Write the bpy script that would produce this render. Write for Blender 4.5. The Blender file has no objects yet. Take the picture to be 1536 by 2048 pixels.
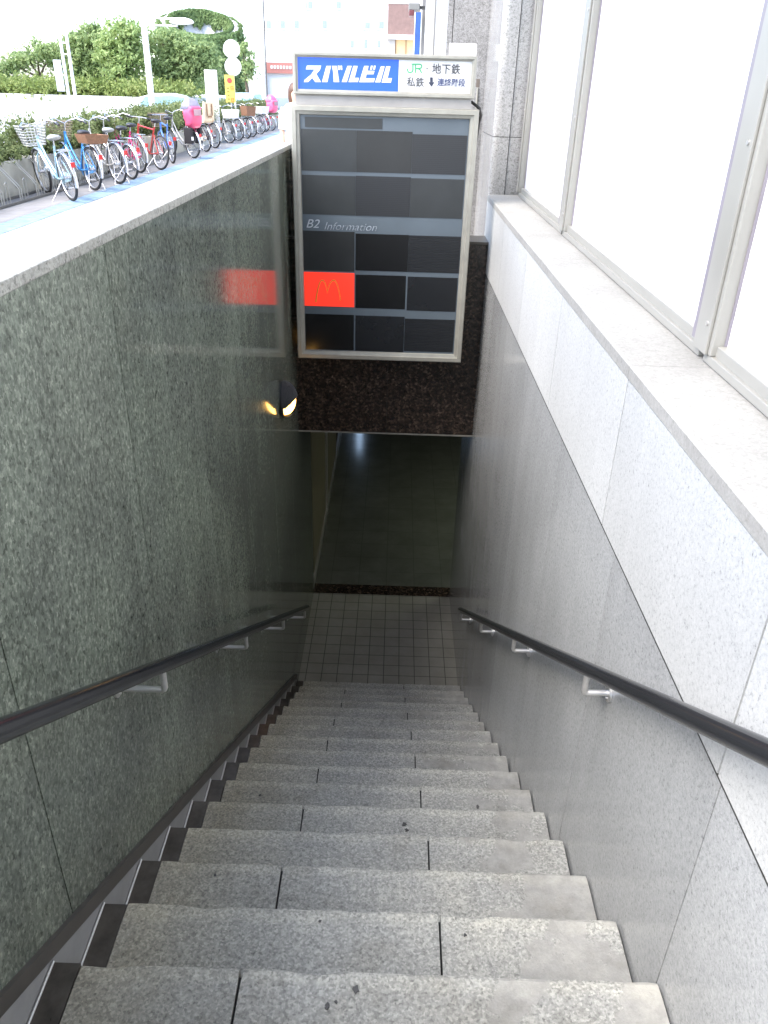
import bpy, bmesh, math, random
import numpy as np
from mathutils import Vector, Matrix, noise

# ------------------------------------------------------------------ scene, camera, world, sun, exposure
scene = bpy.context.scene
PITCH, YAW, ROLL, FPX = -0.4977335, -0.0066401, 0.0280886, 1548.51   # solved from the photograph (1536 x 2048 px)
EYE = 1.6
_cp, _sp, _cy, _sy = math.cos(PITCH), math.sin(PITCH), math.cos(YAW), math.sin(YAW)
FWD = Vector((_sy*_cp, _cy*_cp, _sp))
_r0 = Vector((_cy, -_sy, 0)); _u0 = _r0.cross(FWD)
RIGHT = _r0*math.cos(ROLL) + _u0*math.sin(ROLL)
UP = _u0*math.cos(ROLL) - _r0*math.sin(ROLL)
cam = bpy.data.cameras.new('camera')
cam.sensor_fit = 'VERTICAL'; cam.sensor_height = 24.0
cam.lens = 24.0*FPX/2048
cam.clip_start = 0.02; cam.clip_end = 4000
cam_ob = bpy.data.objects.new('camera', cam)
scene.collection.objects.link(cam_ob)
M = Matrix.Identity(4)
for i in range(3):
    M[i][0], M[i][1], M[i][2] = RIGHT[i], UP[i], -FWD[i]
M[2][3] = EYE
cam_ob.matrix_world = M
scene.camera = cam_ob

SUN_EL, SUN_AZ = math.radians(52), math.radians(238)   # azimuth clockwise from +Y
world = bpy.data.worlds.new('World'); scene.world = world
world.use_nodes = True
wn = world.node_tree.nodes; wl = world.node_tree.links
bg = wn['Background']
sky = wn.new('ShaderNodeTexSky'); sky.sky_type = 'NISHITA'; sky.sun_disc = False
sky.sun_elevation = SUN_EL; sky.sun_rotation = SUN_AZ
sky.air_density = 0.85; sky.dust_density = 1.8; sky.ozone_density = 1.0
wl.new(sky.outputs['Color'], bg.inputs['Color'])
bg.inputs['Strength'].default_value = 0.13
sun = bpy.data.lights.new('sun', 'SUN'); sun.energy = 1.0; sun.angle = math.radians(40)
sun.color = (1.0, 0.96, 0.9)
sun_ob = bpy.data.objects.new('sun', sun); scene.collection.objects.link(sun_ob)
_sd = Vector((math.sin(SUN_AZ)*math.cos(SUN_EL), math.cos(SUN_AZ)*math.cos(SUN_EL), math.sin(SUN_EL)))
sun_ob.rotation_euler = _sd.to_track_quat('Z', 'Y').to_euler()
sun_ob.location = _sd*40
scene.view_settings.view_transform = 'Standard'; scene.view_settings.look = 'None'
scene.view_settings.gamma = 1.0
scene.view_settings.exposure = 2.6
scene.cycles.max_bounces = 8

random.seed(7); rng = np.random.default_rng(7)

# ------------------------------------------------------------------ helpers
def ray(x, y):
    return FWD + RIGHT*((x-768)/FPX) - UP*((y-1024)/FPX)
def at(x, y, Y):                       # photo pixel -> point at distance Y
    d = ray(x, y); d = d*(Y/d.y); return Vector((d.x, d.y, d.z+EYE))
def onZ(x, y, z):
    d = ray(x, y); d = d*((z-EYE)/d.z); return Vector((d.x, d.y, z))

col = scene.collection
def origin_of(o):
    v = Vector((0, 0, 0))
    while o is not None:
        v += Vector(o.location); o = o.parent
    return v
def thing(name, label, cat, loc=(0, 0, 0), rotz=0.0, group=None):
    o = bpy.data.objects.new(name, None); col.objects.link(o)
    o.empty_display_size = 0.1
    o.location = loc; o.rotation_euler = (0, 0, rotz)
    o['label'] = label; o['category'] = cat
    if group: o['group'] = group
    return o
def tag(o, label=None, cat=None, group=None, kind=None):
    if label: o['label'] = label
    if cat: o['category'] = cat
    if group: o['group'] = group
    if kind: o['kind'] = kind
    return o

class MB:
    def __init__(self):
        self.v = []; self.f = []; self.s = []
    def add(self, vs, fs, smooth=False):
        n = len(self.v)
        self.v += [tuple(p) for p in vs]
        self.f += [tuple(i+n for i in f) for f in fs]
        self.s += [smooth]*len(fs)
        return self
    def box(self, x0, x1, y0, y1, z0, z1, b=0.0):
        if x0 > x1: x0, x1 = x1, x0
        if y0 > y1: y0, y1 = y1, y0
        if z0 > z1: z0, z1 = z1, z0
        if b <= 0:
            vs = [(x, y, z) for z in (z0, z1) for y in (y0, y1) for x in (x0, x1)]
            return self.add(vs, [(0, 2, 3, 1), (4, 5, 7, 6), (0, 1, 5, 4), (2, 6, 7, 3), (0, 4, 6, 2), (1, 3, 7, 5)])
        bm = bmesh.new()
        g = bmesh.ops.create_cube(bm, size=1.0)
        for v in bm.verts:
            v.co = Vector(((x0+x1)/2+v.co.x*(x1-x0), (y0+y1)/2+v.co.y*(y1-y0), (z0+z1)/2+v.co.z*(z1-z0)))
        bmesh.ops.bevel(bm, geom=bm.edges[:], offset=b, segments=2, profile=0.5, affect='EDGES')
        bm.verts.index_update()
        self.add([v.co[:] for v in bm.verts], [[v.index for v in f.verts] for f in bm.faces])
        bm.free(); return self
    def tube(self, pts, r, seg=8, caps=True, r2=None):
        pts = [Vector(p) for p in pts]; n = len(pts); vs = []; fs = []
        prev = None
        for i, p in enumerate(pts):
            if i == 0: t = pts[1]-pts[0]
            elif i == n-1: t = pts[-1]-pts[-2]
            else: t = (pts[i+1]-p).normalized()+(p-pts[i-1]).normalized()
            t.normalize()
            if prev is None:
                a = Vector((0, 0, 1)) if abs(t.z) < 0.9 else Vector((1, 0, 0))
                u = t.cross(a).normalized()
            else:
                u = (prev - t*prev.dot(t)).normalized()
            w = t.cross(u); prev = u
            rr = r if r2 is None else r+(r2-r)*i/(n-1)
            for k in range(seg):
                an = 2*math.pi*k/seg
                vs.append(p+u*(math.cos(an)*rr)+w*(math.sin(an)*rr))
        for i in range(n-1):
            for k in range(seg):
                k2 = (k+1) % seg
                fs.append((i*seg+k, i*seg+k2, (i+1)*seg+k2, (i+1)*seg+k))
        self.add(vs, fs, True)
        if caps:
            self.add([vs[k] for k in range(seg)], [tuple(range(seg))[::-1]])
            self.add([vs[(n-1)*seg+k] for k in range(seg)], [tuple(range(seg))])
        return self
    def ring(self, c, axis, R, r, seg=32, sr=6, a0=0.0, a1=2*math.pi, rx=None):
        c = Vector(c); ax = Vector(axis).normalized()
        a = Vector((0, 0, 1)) if abs(ax.z) < 0.9 else Vector((1, 0, 0))
        u = ax.cross(a).normalized(); w = ax.cross(u)
        full = abs(a1-a0-2*math.pi) < 1e-6
        n = seg if full else seg+1
        vs = []; fs = []
        for i in range(n):
            t = a0+(a1-a0)*i/seg
            d = u*math.cos(t)+w*math.sin(t)
            for k in range(sr):
                b = 2*math.pi*k/sr
                vs.append(c+d*(R+r*math.cos(b))+ax*((rx or r)*math.sin(b)))
        for i in range(seg):
            i2 = (i+1) % n
            for k in range(sr):
                k2 = (k+1) % sr
                fs.append((i*sr+k, i*sr+k2, i2*sr+k2, i2*sr+k))
        return self.add(vs, fs, True)
    def disc(self, c, axis, R, th, seg=24):
        c = Vector(c); ax = Vector(axis).normalized()
        return self.tube([c-ax*th/2, c+ax*th/2], R, seg)
    def prism(self, poly, y0, y1):           # polygon in (x, z), extruded along y
        n = len(poly)
        vs = [(x, y0, z) for x, z in poly]+[(x, y1, z) for x, z in poly]
        fs = [tuple(range(n)), tuple(range(2*n-1, n-1, -1))]+[(i, i+n, (i+1) % n+n, (i+1) % n) for i in range(n)]
        return self.add(vs, fs)
    def prism_x(self, poly, x0, x1):         # polygon in (y, z), extruded along x
        n = len(poly)
        vs = [(x0, y, z) for y, z in poly]+[(x1, y, z) for y, z in poly]
        fs = [tuple(range(n)), tuple(range(2*n-1, n-1, -1))]+[(i, i+n, (i+1) % n+n, (i+1) % n) for i in range(n)]
        return self.add(vs, fs)
    def ellipsoid(self, c, r, seg=16, rings=10, fn=None):
        vs = []; fs = []
        for i in range(rings+1):
            th = math.pi*i/rings
            for k in range(seg):
                ph = 2*math.pi*k/seg
                p = Vector((r[0]*math.sin(th)*math.cos(ph), r[1]*math.sin(th)*math.sin(ph), r[2]*math.cos(th)))
                if fn: p = fn(p)
                vs.append(p+Vector(c))
        for i in range(rings):
            for k in range(seg):
                k2 = (k+1) % seg
                fs.append((i*seg+k, (i+1)*seg+k, (i+1)*seg+k2, i*seg+k2))
        return self.add(vs, fs, True)
    def build(self, name, mat, parent=None, local=False, fix=True):
        me = bpy.data.meshes.new(name)
        off = Vector((0, 0, 0)) if local else origin_of(parent)
        vs = self.v if off.length == 0 else [(a-off.x, b-off.y, c-off.z) for a, b, c in self.v]
        me.from_pydata(vs, [], self.f)
        me.polygons.foreach_set('use_smooth', self.s)
        if fix:
            bm = bmesh.new(); bm.from_mesh(me)
            bmesh.ops.recalc_face_normals(bm, faces=bm.faces[:])
            bm.to_mesh(me); bm.free()
        me.materials.append(mat); me.update()
        o = bpy.data.objects.new(name, me); col.objects.link(o)
        if parent: o.parent = parent
        return o

def build_each(mb, name, mat, parent=None, local=False):     # every loose piece becomes an object of its own
    n = len(mb.v); par = list(range(n))
    def find(a):
        while par[a] != a: par[a] = par[par[a]]; a = par[a]
        return a
    key = {}
    for i, p in enumerate(mb.v):
        k = (round(p[0], 5), round(p[1], 5), round(p[2], 5))
        if k in key: par[find(i)] = find(key[k])
        else: key[k] = i
    for f in mb.f:
        for i in f[1:]: par[find(i)] = find(f[0])
    groups = {}
    for f, sm in zip(mb.f, mb.s): groups.setdefault(find(f[0]), []).append((f, sm))
    out = []
    for g in groups.values():
        m = MB(); ix = {}
        for f, sm in g:
            for i in f:
                if i not in ix: ix[i] = len(m.v); m.v.append(mb.v[i])
            m.f.append(tuple(ix[i] for i in f)); m.s.append(sm)
        out.append(m.build(name, mat, parent, local))
    return out

def leaves(points, size, normals=None, seed=1):      # many small two-triangle leaf faces in one mesh
    g = np.random.default_rng(seed)
    n = len(points)
    d = g.normal(size=(n, 3)); d /= np.linalg.norm(d, axis=1)[:, None]
    if normals is not None:
        e = normals+0.55*d; e /= np.linalg.norm(e, axis=1)[:, None]
    else:
        e = d
    a = np.cross(e, g.normal(size=(n, 3))); a /= np.linalg.norm(a, axis=1)[:, None]
    b = np.cross(e, a)
    s = size*g.uniform(0.6, 1.3, size=(n, 1))
    p = np.asarray(points)
    bend = e*s*0.25
    q = np.stack([p-a*s, p+b*s*0.5+bend, p+a*s, p-b*s*0.5+bend], 1).reshape(-1, 3)
    mb = MB(); mb.v = [tuple(r) for r in q.tolist()]
    mb.f = [(4*i, 4*i+1, 4*i+2, 4*i+3) for i in range(n)]; mb.s = [False]*n
    return mb

# ------------------------------------------------------------------ materials
def new_mat(name):
    m = bpy.data.materials.new(name); m.use_nodes = True
    nt = m.node_tree; return m, nt, nt.nodes, nt.links, nt.nodes['Principled BSDF']
def rgba(c): return (c[0], c[1], c[2], 1.0)
def plain(name, c, rough=0.5, metal=0.0, var=0.12, scale=6.0, spec=0.5, emit=None, es=0.0, bump=0.0):
    m, nt, N, L, B = new_mat(name)
    B.inputs['Roughness'].default_value = rough; B.inputs['Metallic'].default_value = metal
    B.inputs['Specular IOR Level'].default_value = spec
    tc = N.new('ShaderNodeTexCoord'); nz = N.new('ShaderNodeTexNoise')
    nz.inputs['Scale'].default_value = scale; nz.inputs['Detail'].default_value = 6; nz.inputs['Roughness'].default_value = 0.6
    L.new(tc.outputs['Object'], nz.inputs['Vector'])
    rp = N.new('ShaderNodeValToRGB')
    rp.color_ramp.elements[0].position = 0.3; rp.color_ramp.elements[1].position = 0.7
    rp.color_ramp.elements[0].color = rgba([x*(1-var) for x in c]); rp.color_ramp.elements[1].color = rgba([min(1, x*(1+var)) for x in c])
    L.new(nz.outputs['Fac'], rp.inputs['Fac']); L.new(rp.outputs['Color'], B.inputs['Base Color'])
    mr = N.new('ShaderNodeMapRange'); mr.inputs['To Min'].default_value = max(0.02, rough*0.8); mr.inputs['To Max'].default_value = min(1, rough*1.2)
    L.new(nz.outputs['Fac'], mr.inputs['Value']); L.new(mr.outputs['Result'], B.inputs['Roughness'])
    if bump:
        bp = N.new('ShaderNodeBump'); bp.inputs['Strength'].default_value = bump; bp.inputs['Distance'].default_value = 0.004
        L.new(nz.outputs['Fac'], bp.inputs['Height']); L.new(bp.outputs['Normal'], B.inputs['Normal'])
    if emit:
        B.inputs['Emission Color'].default_value = rgba(emit); B.inputs['Emission Strength'].default_value = es
    return m
def ramp(N, stops, interp='LINEAR'):
    r = N.new('ShaderNodeValToRGB'); cr = r.color_ramp; cr.interpolation = interp
    while len(cr.elements) > 1: cr.elements.remove(cr.elements[-1])
    cr.elements[0].position = stops[0][0]; cr.elements[0].color = rgba(stops[0][1])
    for p, c in stops[1:]:
        e = cr.elements.new(p); e.color = rgba(c)
    return r
def granite(name, stops, grain, rough, spec=0.5, cloud=0.25, cloud_scale=1.6, stretch=(1, 1, 1), tint=(1, 1, 1), bump=0.0, gloss_var=0.25, streak=0.12):
    m, nt, N, L, B = new_mat(name)
    tc = N.new('ShaderNodeTexCoord'); mp = N.new('ShaderNodeMapping'); mp.inputs['Scale'].default_value = stretch
    L.new(tc.outputs['Object'], mp.inputs['Vector'])
    vo = N.new('ShaderNodeTexVoronoi'); vo.inputs['Scale'].default_value = grain
    nd = N.new('ShaderNodeTexNoise'); nd.inputs['Scale'].default_value = grain*0.7; nd.inputs['Detail'].default_value = 3
    mx = N.new('ShaderNodeMixRGB'); mx.blend_type = 'ADD'; mx.inputs['Fac'].default_value = 0.02
    L.new(mp.outputs['Vector'], nd.inputs['Vector'])
    L.new(mp.outputs['Vector'], mx.inputs['Color1']); L.new(nd.outputs['Color'], mx.inputs['Color2'])
    L.new(mx.outputs['Color'], vo.inputs['Vector'])
    sp = N.new('ShaderNodeSeparateColor'); L.new(vo.outputs['Color'], sp.inputs['Color'])
    n2 = N.new('ShaderNodeTexNoise'); n2.inputs['Scale'].default_value = grain*0.33; n2.inputs['Detail'].default_value = 5; n2.inputs['Roughness'].default_value = 0.7
    L.new(mp.outputs['Vector'], n2.inputs['Vector'])
    av = N.new('ShaderNodeMath'); av.operation = 'MULTIPLY_ADD'; av.inputs[1].default_value = 0.55
    h = N.new('ShaderNodeMath'); h.operation = 'MULTIPLY_ADD'; h.inputs[1].default_value = 1.5; h.inputs[2].default_value = -0.52
    L.new(n2.outputs['Fac'], h.inputs[0]); L.new(sp.outputs['Red'], av.inputs[0]); L.new(h.outputs['Value'], av.inputs[2])
    rp = ramp(N, stops); L.new(av.outputs['Value'], rp.inputs['Fac'])
    cl = N.new('ShaderNodeTexNoise'); cl.inputs['Scale'].default_value = cloud_scale; cl.inputs['Detail'].default_value = 5; cl.inputs['Roughness'].default_value = 0.6
    L.new(tc.outputs['Object'], cl.inputs['Vector'])
    cr = ramp(N, [(0.3, (1-cloud,)*3), (0.7, tuple(min(1.3, (1+cloud*0.5)*t) for t in tint))])
    L.new(cl.outputs['Fac'], cr.inputs['Fac'])
    mu = N.new('ShaderNodeMixRGB'); mu.blend_type = 'MULTIPLY'; mu.inputs['Fac'].default_value = 1.0
    L.new(rp.outputs['Color'], mu.inputs['Color1']); L.new(cr.outputs['Color'], mu.inputs['Color2'])
    ge = N.new('ShaderNodeNewGeometry')
    sl = N.new('ShaderNodeMapRange'); sl.inputs['To Min'].default_value = 0.93; sl.inputs['To Max'].default_value = 1.06
    L.new(ge.outputs['Random Per Island'], sl.inputs['Value'])
    mps = N.new('ShaderNodeMapping'); mps.inputs['Scale'].default_value = (7, 7, 0.45); L.new(tc.outputs['Object'], mps.inputs['Vector'])
    ns = N.new('ShaderNodeTexNoise'); ns.inputs['Scale'].default_value = 1.0; ns.inputs['Detail'].default_value = 7; ns.inputs['Roughness'].default_value = 0.65; L.new(mps.outputs['Vector'], ns.inputs['Vector'])
    sr = N.new('ShaderNodeMapRange'); sr.inputs['From Min'].default_value = 0.3; sr.inputs['From Max'].default_value = 0.6; sr.inputs['To Min'].default_value = 1-streak; sr.inputs['To Max'].default_value = 1.03
    L.new(ns.outputs['Fac'], sr.inputs['Value'])
    pr_ = N.new('ShaderNodeMath'); pr_.operation = 'MULTIPLY'; L.new(sl.outputs['Result'], pr_.inputs[0]); L.new(sr.outputs['Result'], pr_.inputs[1])
    mv = N.new('ShaderNodeVectorMath'); mv.operation = 'SCALE'; L.new(mu.outputs['Color'], mv.inputs[0]); L.new(pr_.outputs['Value'], mv.inputs['Scale'])
    L.new(mv.outputs['Vector'], B.inputs['Base Color'])
    mr = N.new('ShaderNodeMapRange'); mr.inputs['To Min'].default_value = rough*(1-gloss_var); mr.inputs['To Max'].default_value = rough*(1+gloss_var)
    L.new(cl.outputs['Fac'], mr.inputs['Value']); L.new(mr.outputs['Result'], B.inputs['Roughness'])
    B.inputs['Specular IOR Level'].default_value = spec
    if bump:
        bp = N.new('ShaderNodeBump'); bp.inputs['Strength'].default_value = bump; bp.inputs['Distance'].default_value = 0.003
        L.new(av.outputs['Value'], bp.inputs['Height']); L.new(bp.outputs['Normal'], B.inputs['Normal'])
    return m

TREAD = 0.30
MAT = {}
MAT['green_granite'] = granite('dark green granite', [(0.05, (0.060, 0.066, 0.055)), (0.3, (0.118, 0.131, 0.109)), (0.55, (0.168, 0.184, 0.156)), (0.78, (0.235, 0.252, 0.214)), (1.0, (0.39, 0.40, 0.34))],
                               135, 0.105, 0.2, 0.35, 1.3, (1, 1.0, 0.72), (1.0, 1.03, 0.96), streak=0.25)
MAT['light_granite'] = granite('light flamed granite', [(0.05, (0.16, 0.165, 0.165)), (0.22, (0.37, 0.378, 0.372)), (0.5, (0.44, 0.449, 0.440)), (1.0, (0.50, 0.508, 0.497))], 270, 0.5, 0.4, 0.10, 0.9, streak=0.03)
MAT['polished_granite'] = granite('grey polished granite', [(0.05, (0.18, 0.187, 0.19)), (0.25, (0.29, 0.30, 0.302)), (0.5, (0.345, 0.356, 0.356)), (1.0, (0.42, 0.43, 0.425))], 210, 0.15, 0.5, 0.18, 0.8, streak=0.06)
MAT['pilaster_granite'] = granite('pale grey pilaster granite', [(0.05, (0.14, 0.135, 0.13)), (0.3, (0.28, 0.277, 0.268)), (0.55, (0.36, 0.355, 0.345)), (1.0, (0.43, 0.425, 0.41))], 150, 0.14, 0.5, 0.1, 1.0)
MAT['coping_granite'] = granite('speckled coping granite', [(0.05, (0.14, 0.137, 0.12)), (0.3, (0.31, 0.305, 0.27)), (0.6, (0.42, 0.41, 0.365)), (1.0, (0.50, 0.488, 0.44))], 130, 0.6, 0.3, 0.15, 2.0, bump=0.2)
MAT['sill_granite'] = granite('worn sill granite', [(0.05, (0.23, 0.224, 0.205)), (0.3, (0.275, 0.269, 0.25)), (0.6, (0.30, 0.294, 0.273)), (1.0, (0.33, 0.323, 0.302))], 150, 0.7, 0.25, 0.14, 3.0, bump=0.35, streak=0.0)
MAT['brown_granite'] = granite('dark brown granite', [(0.05, (0.008, 0.007, 0.006)), (0.4, (0.022, 0.017, 0.014)), (0.65, (0.05, 0.035, 0.027)), (0.85, (0.10, 0.07, 0.052)), (1.0, (0.17, 0.13, 0.1))], 60, 0.16, 0.5, 0.3, 2.0)
MAT['street_granite'] = granite('grey street wall granite', [(0.05, (0.12, 0.115, 0.11)), (0.35, (0.22, 0.215, 0.21)), (0.6, (0.29, 0.285, 0.28)), (1.0, (0.38, 0.375, 0.365))], 150, 0.5, 0.4, 0.22, 0.9)

def step_material():
    m, nt, N, L, B = new_mat('worn step granite')
    tc = N.new('ShaderNodeTexCoord')
    vo = N.new('ShaderNodeTexVoronoi'); vo.inputs['Scale'].default_value = 165
    L.new(tc.outputs['Object'], vo.inputs['Vector'])
    sp = N.new('ShaderNodeSeparateColor'); L.new(vo.outputs['Color'], sp.inputs['Color'])
    n2 = N.new('ShaderNodeTexNoise'); n2.inputs['Scale'].default_value = 80; n2.inputs['Detail'].default_value = 6; n2.inputs['Roughness'].default_value = 0.75
    L.new(tc.outputs['Object'], n2.inputs['Vector'])
    a = N.new('ShaderNodeMath'); a.operation = 'MULTIPLY_ADD'; a.inputs[1].default_value = 0.42
    h = N.new('ShaderNodeMath'); h.operation = 'MULTIPLY_ADD'; h.inputs[1].default_value = 1.25; h.inputs[2].default_value = -0.36
    L.new(n2.outputs['Fac'], h.inputs[0]); L.new(sp.outputs['Red'], a.inputs[0]); L.new(h.outputs['Value'], a.inputs[2])
    grain = ramp(N, [(0.0, (0.10, 0.101, 0.095)), (0.3, (0.24, 0.244, 0.230)), (0.55, (0.33, 0.333, 0.313)), (0.8, (0.45, 0.448, 0.418)), (1.0, (0.57, 0.562, 0.522))])
    L.new(a.outputs['Value'], grain.inputs['Fac'])
    # smoother mortar-skimmed patches with irregular edges, mostly towards the right-hand ends
    sx = N.new('ShaderNodeSeparateXYZ'); L.new(tc.outputs['Object'], sx.inputs['Vector'])
    n3 = N.new('ShaderNodeTexNoise'); n3.inputs['Scale'].default_value = 4.2; n3.inputs['Detail'].default_value = 7; n3.inputs['Roughness'].default_value = 0.62
    L.new(tc.outputs['Object'], n3.inputs['Vector'])
    gx = N.new('ShaderNodeMath'); gx.operation = 'MULTIPLY_ADD'; gx.inputs[1].default_value = 0.34
    L.new(sx.outputs['X'], gx.inputs[0]); L.new(n3.outputs['Fac'], gx.inputs[2])
    pm = ramp(N, [(0.70, (0, 0, 0)), (0.716, (0.85, 0.85, 0.85))]); L.new(gx.outputs['Value'], pm.inputs['Fac'])
    n4 = N.new('ShaderNodeTexNoise'); n4.inputs['Scale'].default_value = 22; n4.inputs['Detail'].default_value = 6
    L.new(tc.outputs['Object'], n4.inputs['Vector'])
    pc = ramp(N, [(0.3, (0.25, 0.25, 0.237)), (0.52, (0.30, 0.299, 0.284)), (0.75, (0.355, 0.352, 0.333))]); L.new(n4.outputs['Fac'], pc.inputs['Fac'])
    m1 = N.new('ShaderNodeMixRGB'); L.new(pm.outputs['Color'], m1.inputs['Fac']); L.new(grain.outputs['Color'], m1.inputs['Color1']); L.new(pc.outputs['Color'], m1.inputs['Color2'])
    # whitish scaling and brown grime
    n5 = N.new('ShaderNodeTexNoise'); n5.inputs['Scale'].default_value = 2.3; n5.inputs['Detail'].default_value = 8; n5.inputs['Roughness'].default_value = 0.68
    mp5 = N.new('ShaderNodeMapping'); mp5.inputs['Location'].default_value = (3.1, 7.7, 1.3)
    L.new(tc.outputs['Object'], mp5.inputs['Vector']); L.new(mp5.outputs['Vector'], n5.inputs['Vector'])
    cr = ramp(N, [(0.28, (0.74, 0.72, 0.68)), (0.5, (1.0, 1.0, 1.0)), (0.72, (1.22, 1.2, 1.15))]); L.new(n5.outputs['Fac'], cr.inputs['Fac'])
    m2 = N.new('ShaderNodeMixRGB'); m2.blend_type = 'MULTIPLY'; m2.inputs['Fac'].default_value = 1
    L.new(m1.outputs['Color'], m2.inputs['Color1']); L.new(cr.outputs['Color'], m2.inputs['Color2'])
    # the left-hand ends are walked less and stay browner
    bl = N.new('ShaderNodeMapRange'); bl.inputs['From Min'].default_value = -0.78; bl.inputs['From Max'].default_value = -0.2
    bl.inputs['To Min'].default_value = 1.0; bl.inputs['To Max'].default_value = 0.0
    L.new(sx.outputs['X'], bl.inputs['Value'])
    m3 = N.new('ShaderNodeMixRGB'); m3.blend_type = 'MULTIPLY'; m3.inputs['Color2'].default_value = (1.0, 0.93, 0.8, 1)
    L.new(bl.outputs['Result'], m3.inputs['Fac']); L.new(m2.outputs['Color'], m3.inputs['Color1'])
    # worn pale nosings, shade painted dark along the back of each tread
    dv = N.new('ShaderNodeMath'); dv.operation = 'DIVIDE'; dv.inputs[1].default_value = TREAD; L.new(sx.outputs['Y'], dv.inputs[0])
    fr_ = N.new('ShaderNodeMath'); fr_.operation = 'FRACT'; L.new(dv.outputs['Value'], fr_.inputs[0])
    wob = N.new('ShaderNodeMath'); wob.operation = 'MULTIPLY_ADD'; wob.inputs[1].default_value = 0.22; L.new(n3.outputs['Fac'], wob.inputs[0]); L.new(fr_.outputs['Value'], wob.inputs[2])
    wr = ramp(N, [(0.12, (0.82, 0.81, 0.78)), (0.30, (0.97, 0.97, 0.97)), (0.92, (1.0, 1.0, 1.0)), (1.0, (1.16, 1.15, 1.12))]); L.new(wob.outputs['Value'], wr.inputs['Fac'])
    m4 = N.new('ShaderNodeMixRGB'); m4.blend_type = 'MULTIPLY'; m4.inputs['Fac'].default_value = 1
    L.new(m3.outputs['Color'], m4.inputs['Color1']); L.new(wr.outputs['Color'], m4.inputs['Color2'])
    L.new(m4.outputs['Color'], B.inputs['Base Color'])
    B.inputs['Roughness'].default_value = 0.78; B.inputs['Specular IOR Level'].default_value = 0.3
    bp = N.new('ShaderNodeBump'); bp.inputs['Strength'].default_value = 0.55; bp.inputs['Distance'].default_value = 0.004
    ad = N.new('ShaderNodeMath'); ad.operation = 'MULTIPLY_ADD'; ad.inputs[1].default_value = -0.6
    L.new(pm.outputs['Color'], ad.inputs[0]); L.new(a.outputs['Value'], ad.inputs[2])
    L.new(ad.outputs['Value'], bp.inputs['Height']); L.new(bp.outputs['Normal'], B.inputs['Normal'])
    return m
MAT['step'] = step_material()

def tile_material(name, c1, c2, joint, size, jw, rough, spec=0.5, off=(0, 0, 0)):
    m, nt, N, L, B = new_mat(name)
    tc = N.new('ShaderNodeTexCoord'); mp = N.new('ShaderNodeMapping'); mp.inputs['Location'].default_value = off
    L.new(tc.outputs['Object'], mp.inputs['Vector'])
    bk = N.new('ShaderNodeTexBrick'); bk.offset = 0.0; bk.squash = 1.0
    bk.inputs['Scale'].default_value = 1.0; bk.inputs['Brick Width'].default_value = size; bk.inputs['Row Height'].default_value = size
    bk.inputs['Mortar Size'].default_value = jw; bk.inputs['Mortar Smooth'].default_value = 0.1
    bk.inputs['Color1'].default_value = rgba(c1); bk.inputs['Color2'].default_value = rgba(c2); bk.inputs['Mortar'].default_value = rgba(joint)
    L.new(mp.outputs['Vector'], bk.inputs['Vector'])
    nz = N.new('ShaderNodeTexNoise'); nz.inputs['Scale'].default_value = 3; nz.inputs['Detail'].default_value = 8; nz.inputs['Roughness'].default_value = 0.7
    L.new(tc.outputs['Object'], nz.inputs['Vector'])
    cr = ramp(N, [(0.3, (0.8, 0.79, 0.76)), (0.7, (1.1, 1.1, 1.08))]); L.new(nz.outputs['Fac'], cr.inputs['Fac'])
    mu = N.new('ShaderNodeMixRGB'); mu.blend_type = 'MULTIPLY'; mu.inputs['Fac'].default_value = 1
    L.new(bk.outputs['Color'], mu.inputs['Color1']); L.new(cr.outputs['Color'], mu.inputs['Color2'])
    L.new(mu.outputs['Color'], B.inputs['Base Color'])
    B.inputs['Specular IOR Level'].default_value = spec
    mr = N.new('ShaderNodeMapRange'); mr.inputs['To Min'].default_value = rough*0.7; mr.inputs['To Max'].default_value = rough*1.3
    L.new(nz.outputs['Fac'], mr.inputs['Value']); L.new(mr.outputs['Result'], B.inputs['Roughness'])
    return m
MAT['landing_tile'] = tile_material('grey landing tiles', (0.27, 0.262, 0.230), (0.29, 0.28, 0.248), (0.07, 0.068, 0.058), 0.1545, 0.0036, 0.6, 0.3)
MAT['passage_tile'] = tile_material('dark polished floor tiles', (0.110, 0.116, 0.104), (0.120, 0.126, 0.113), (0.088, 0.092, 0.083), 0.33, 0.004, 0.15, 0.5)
MAT['paver'] = tile_material('pale paving slabs', (0.50, 0.49, 0.47), (0.54, 0.53, 0.51), (0.30, 0.29, 0.28), 0.3, 0.004, 0.85, 0.3)
MAT['bike_lane'] = tile_material('grey paving of the bicycle strip', (0.265, 0.26, 0.265), (0.285, 0.28, 0.283), (0.19, 0.185, 0.19), 0.3, 0.004, 0.85, 0.3)
MAT['asphalt'] = plain('asphalt', (0.40, 0.40, 0.39), 0.9, var=0.1, scale=0.8)
MAT['blue_line'] = plain('worn blue paint', (0.21, 0.305, 0.40), 0.7, var=0.35, scale=9)
MAT['alu'] = plain('weathered aluminium frame', (0.32, 0.31, 0.27), 0.38, 0.35, var=0.12, scale=9)
MAT['alu_bright'] = plain('white aluminium window frame', (0.29, 0.282, 0.253), 0.4, 0.1, var=0.06, scale=4)
MAT['steel'] = plain('brushed stainless steel', (0.62, 0.61, 0.59), 0.3, 0.7, var=0.08, scale=40)
MAT['rail'] = plain('dark grey vinyl handrail', (0.020, 0.021, 0.023), 0.17, var=0.08, scale=3)
MAT['trim'] = plain('brown skirting trim', (0.075, 0.068, 0.06), 0.4, var=0.2, scale=20)
MAT['skirt'] = plain('light grey skirting panel', (0.30, 0.30, 0.295), 0.4, var=0.12, scale=12)
MAT['gutter'] = plain('dark stepped gutter plate', (0.10, 0.088, 0.074), 0.3, 0.4, var=0.35, scale=14)
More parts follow.
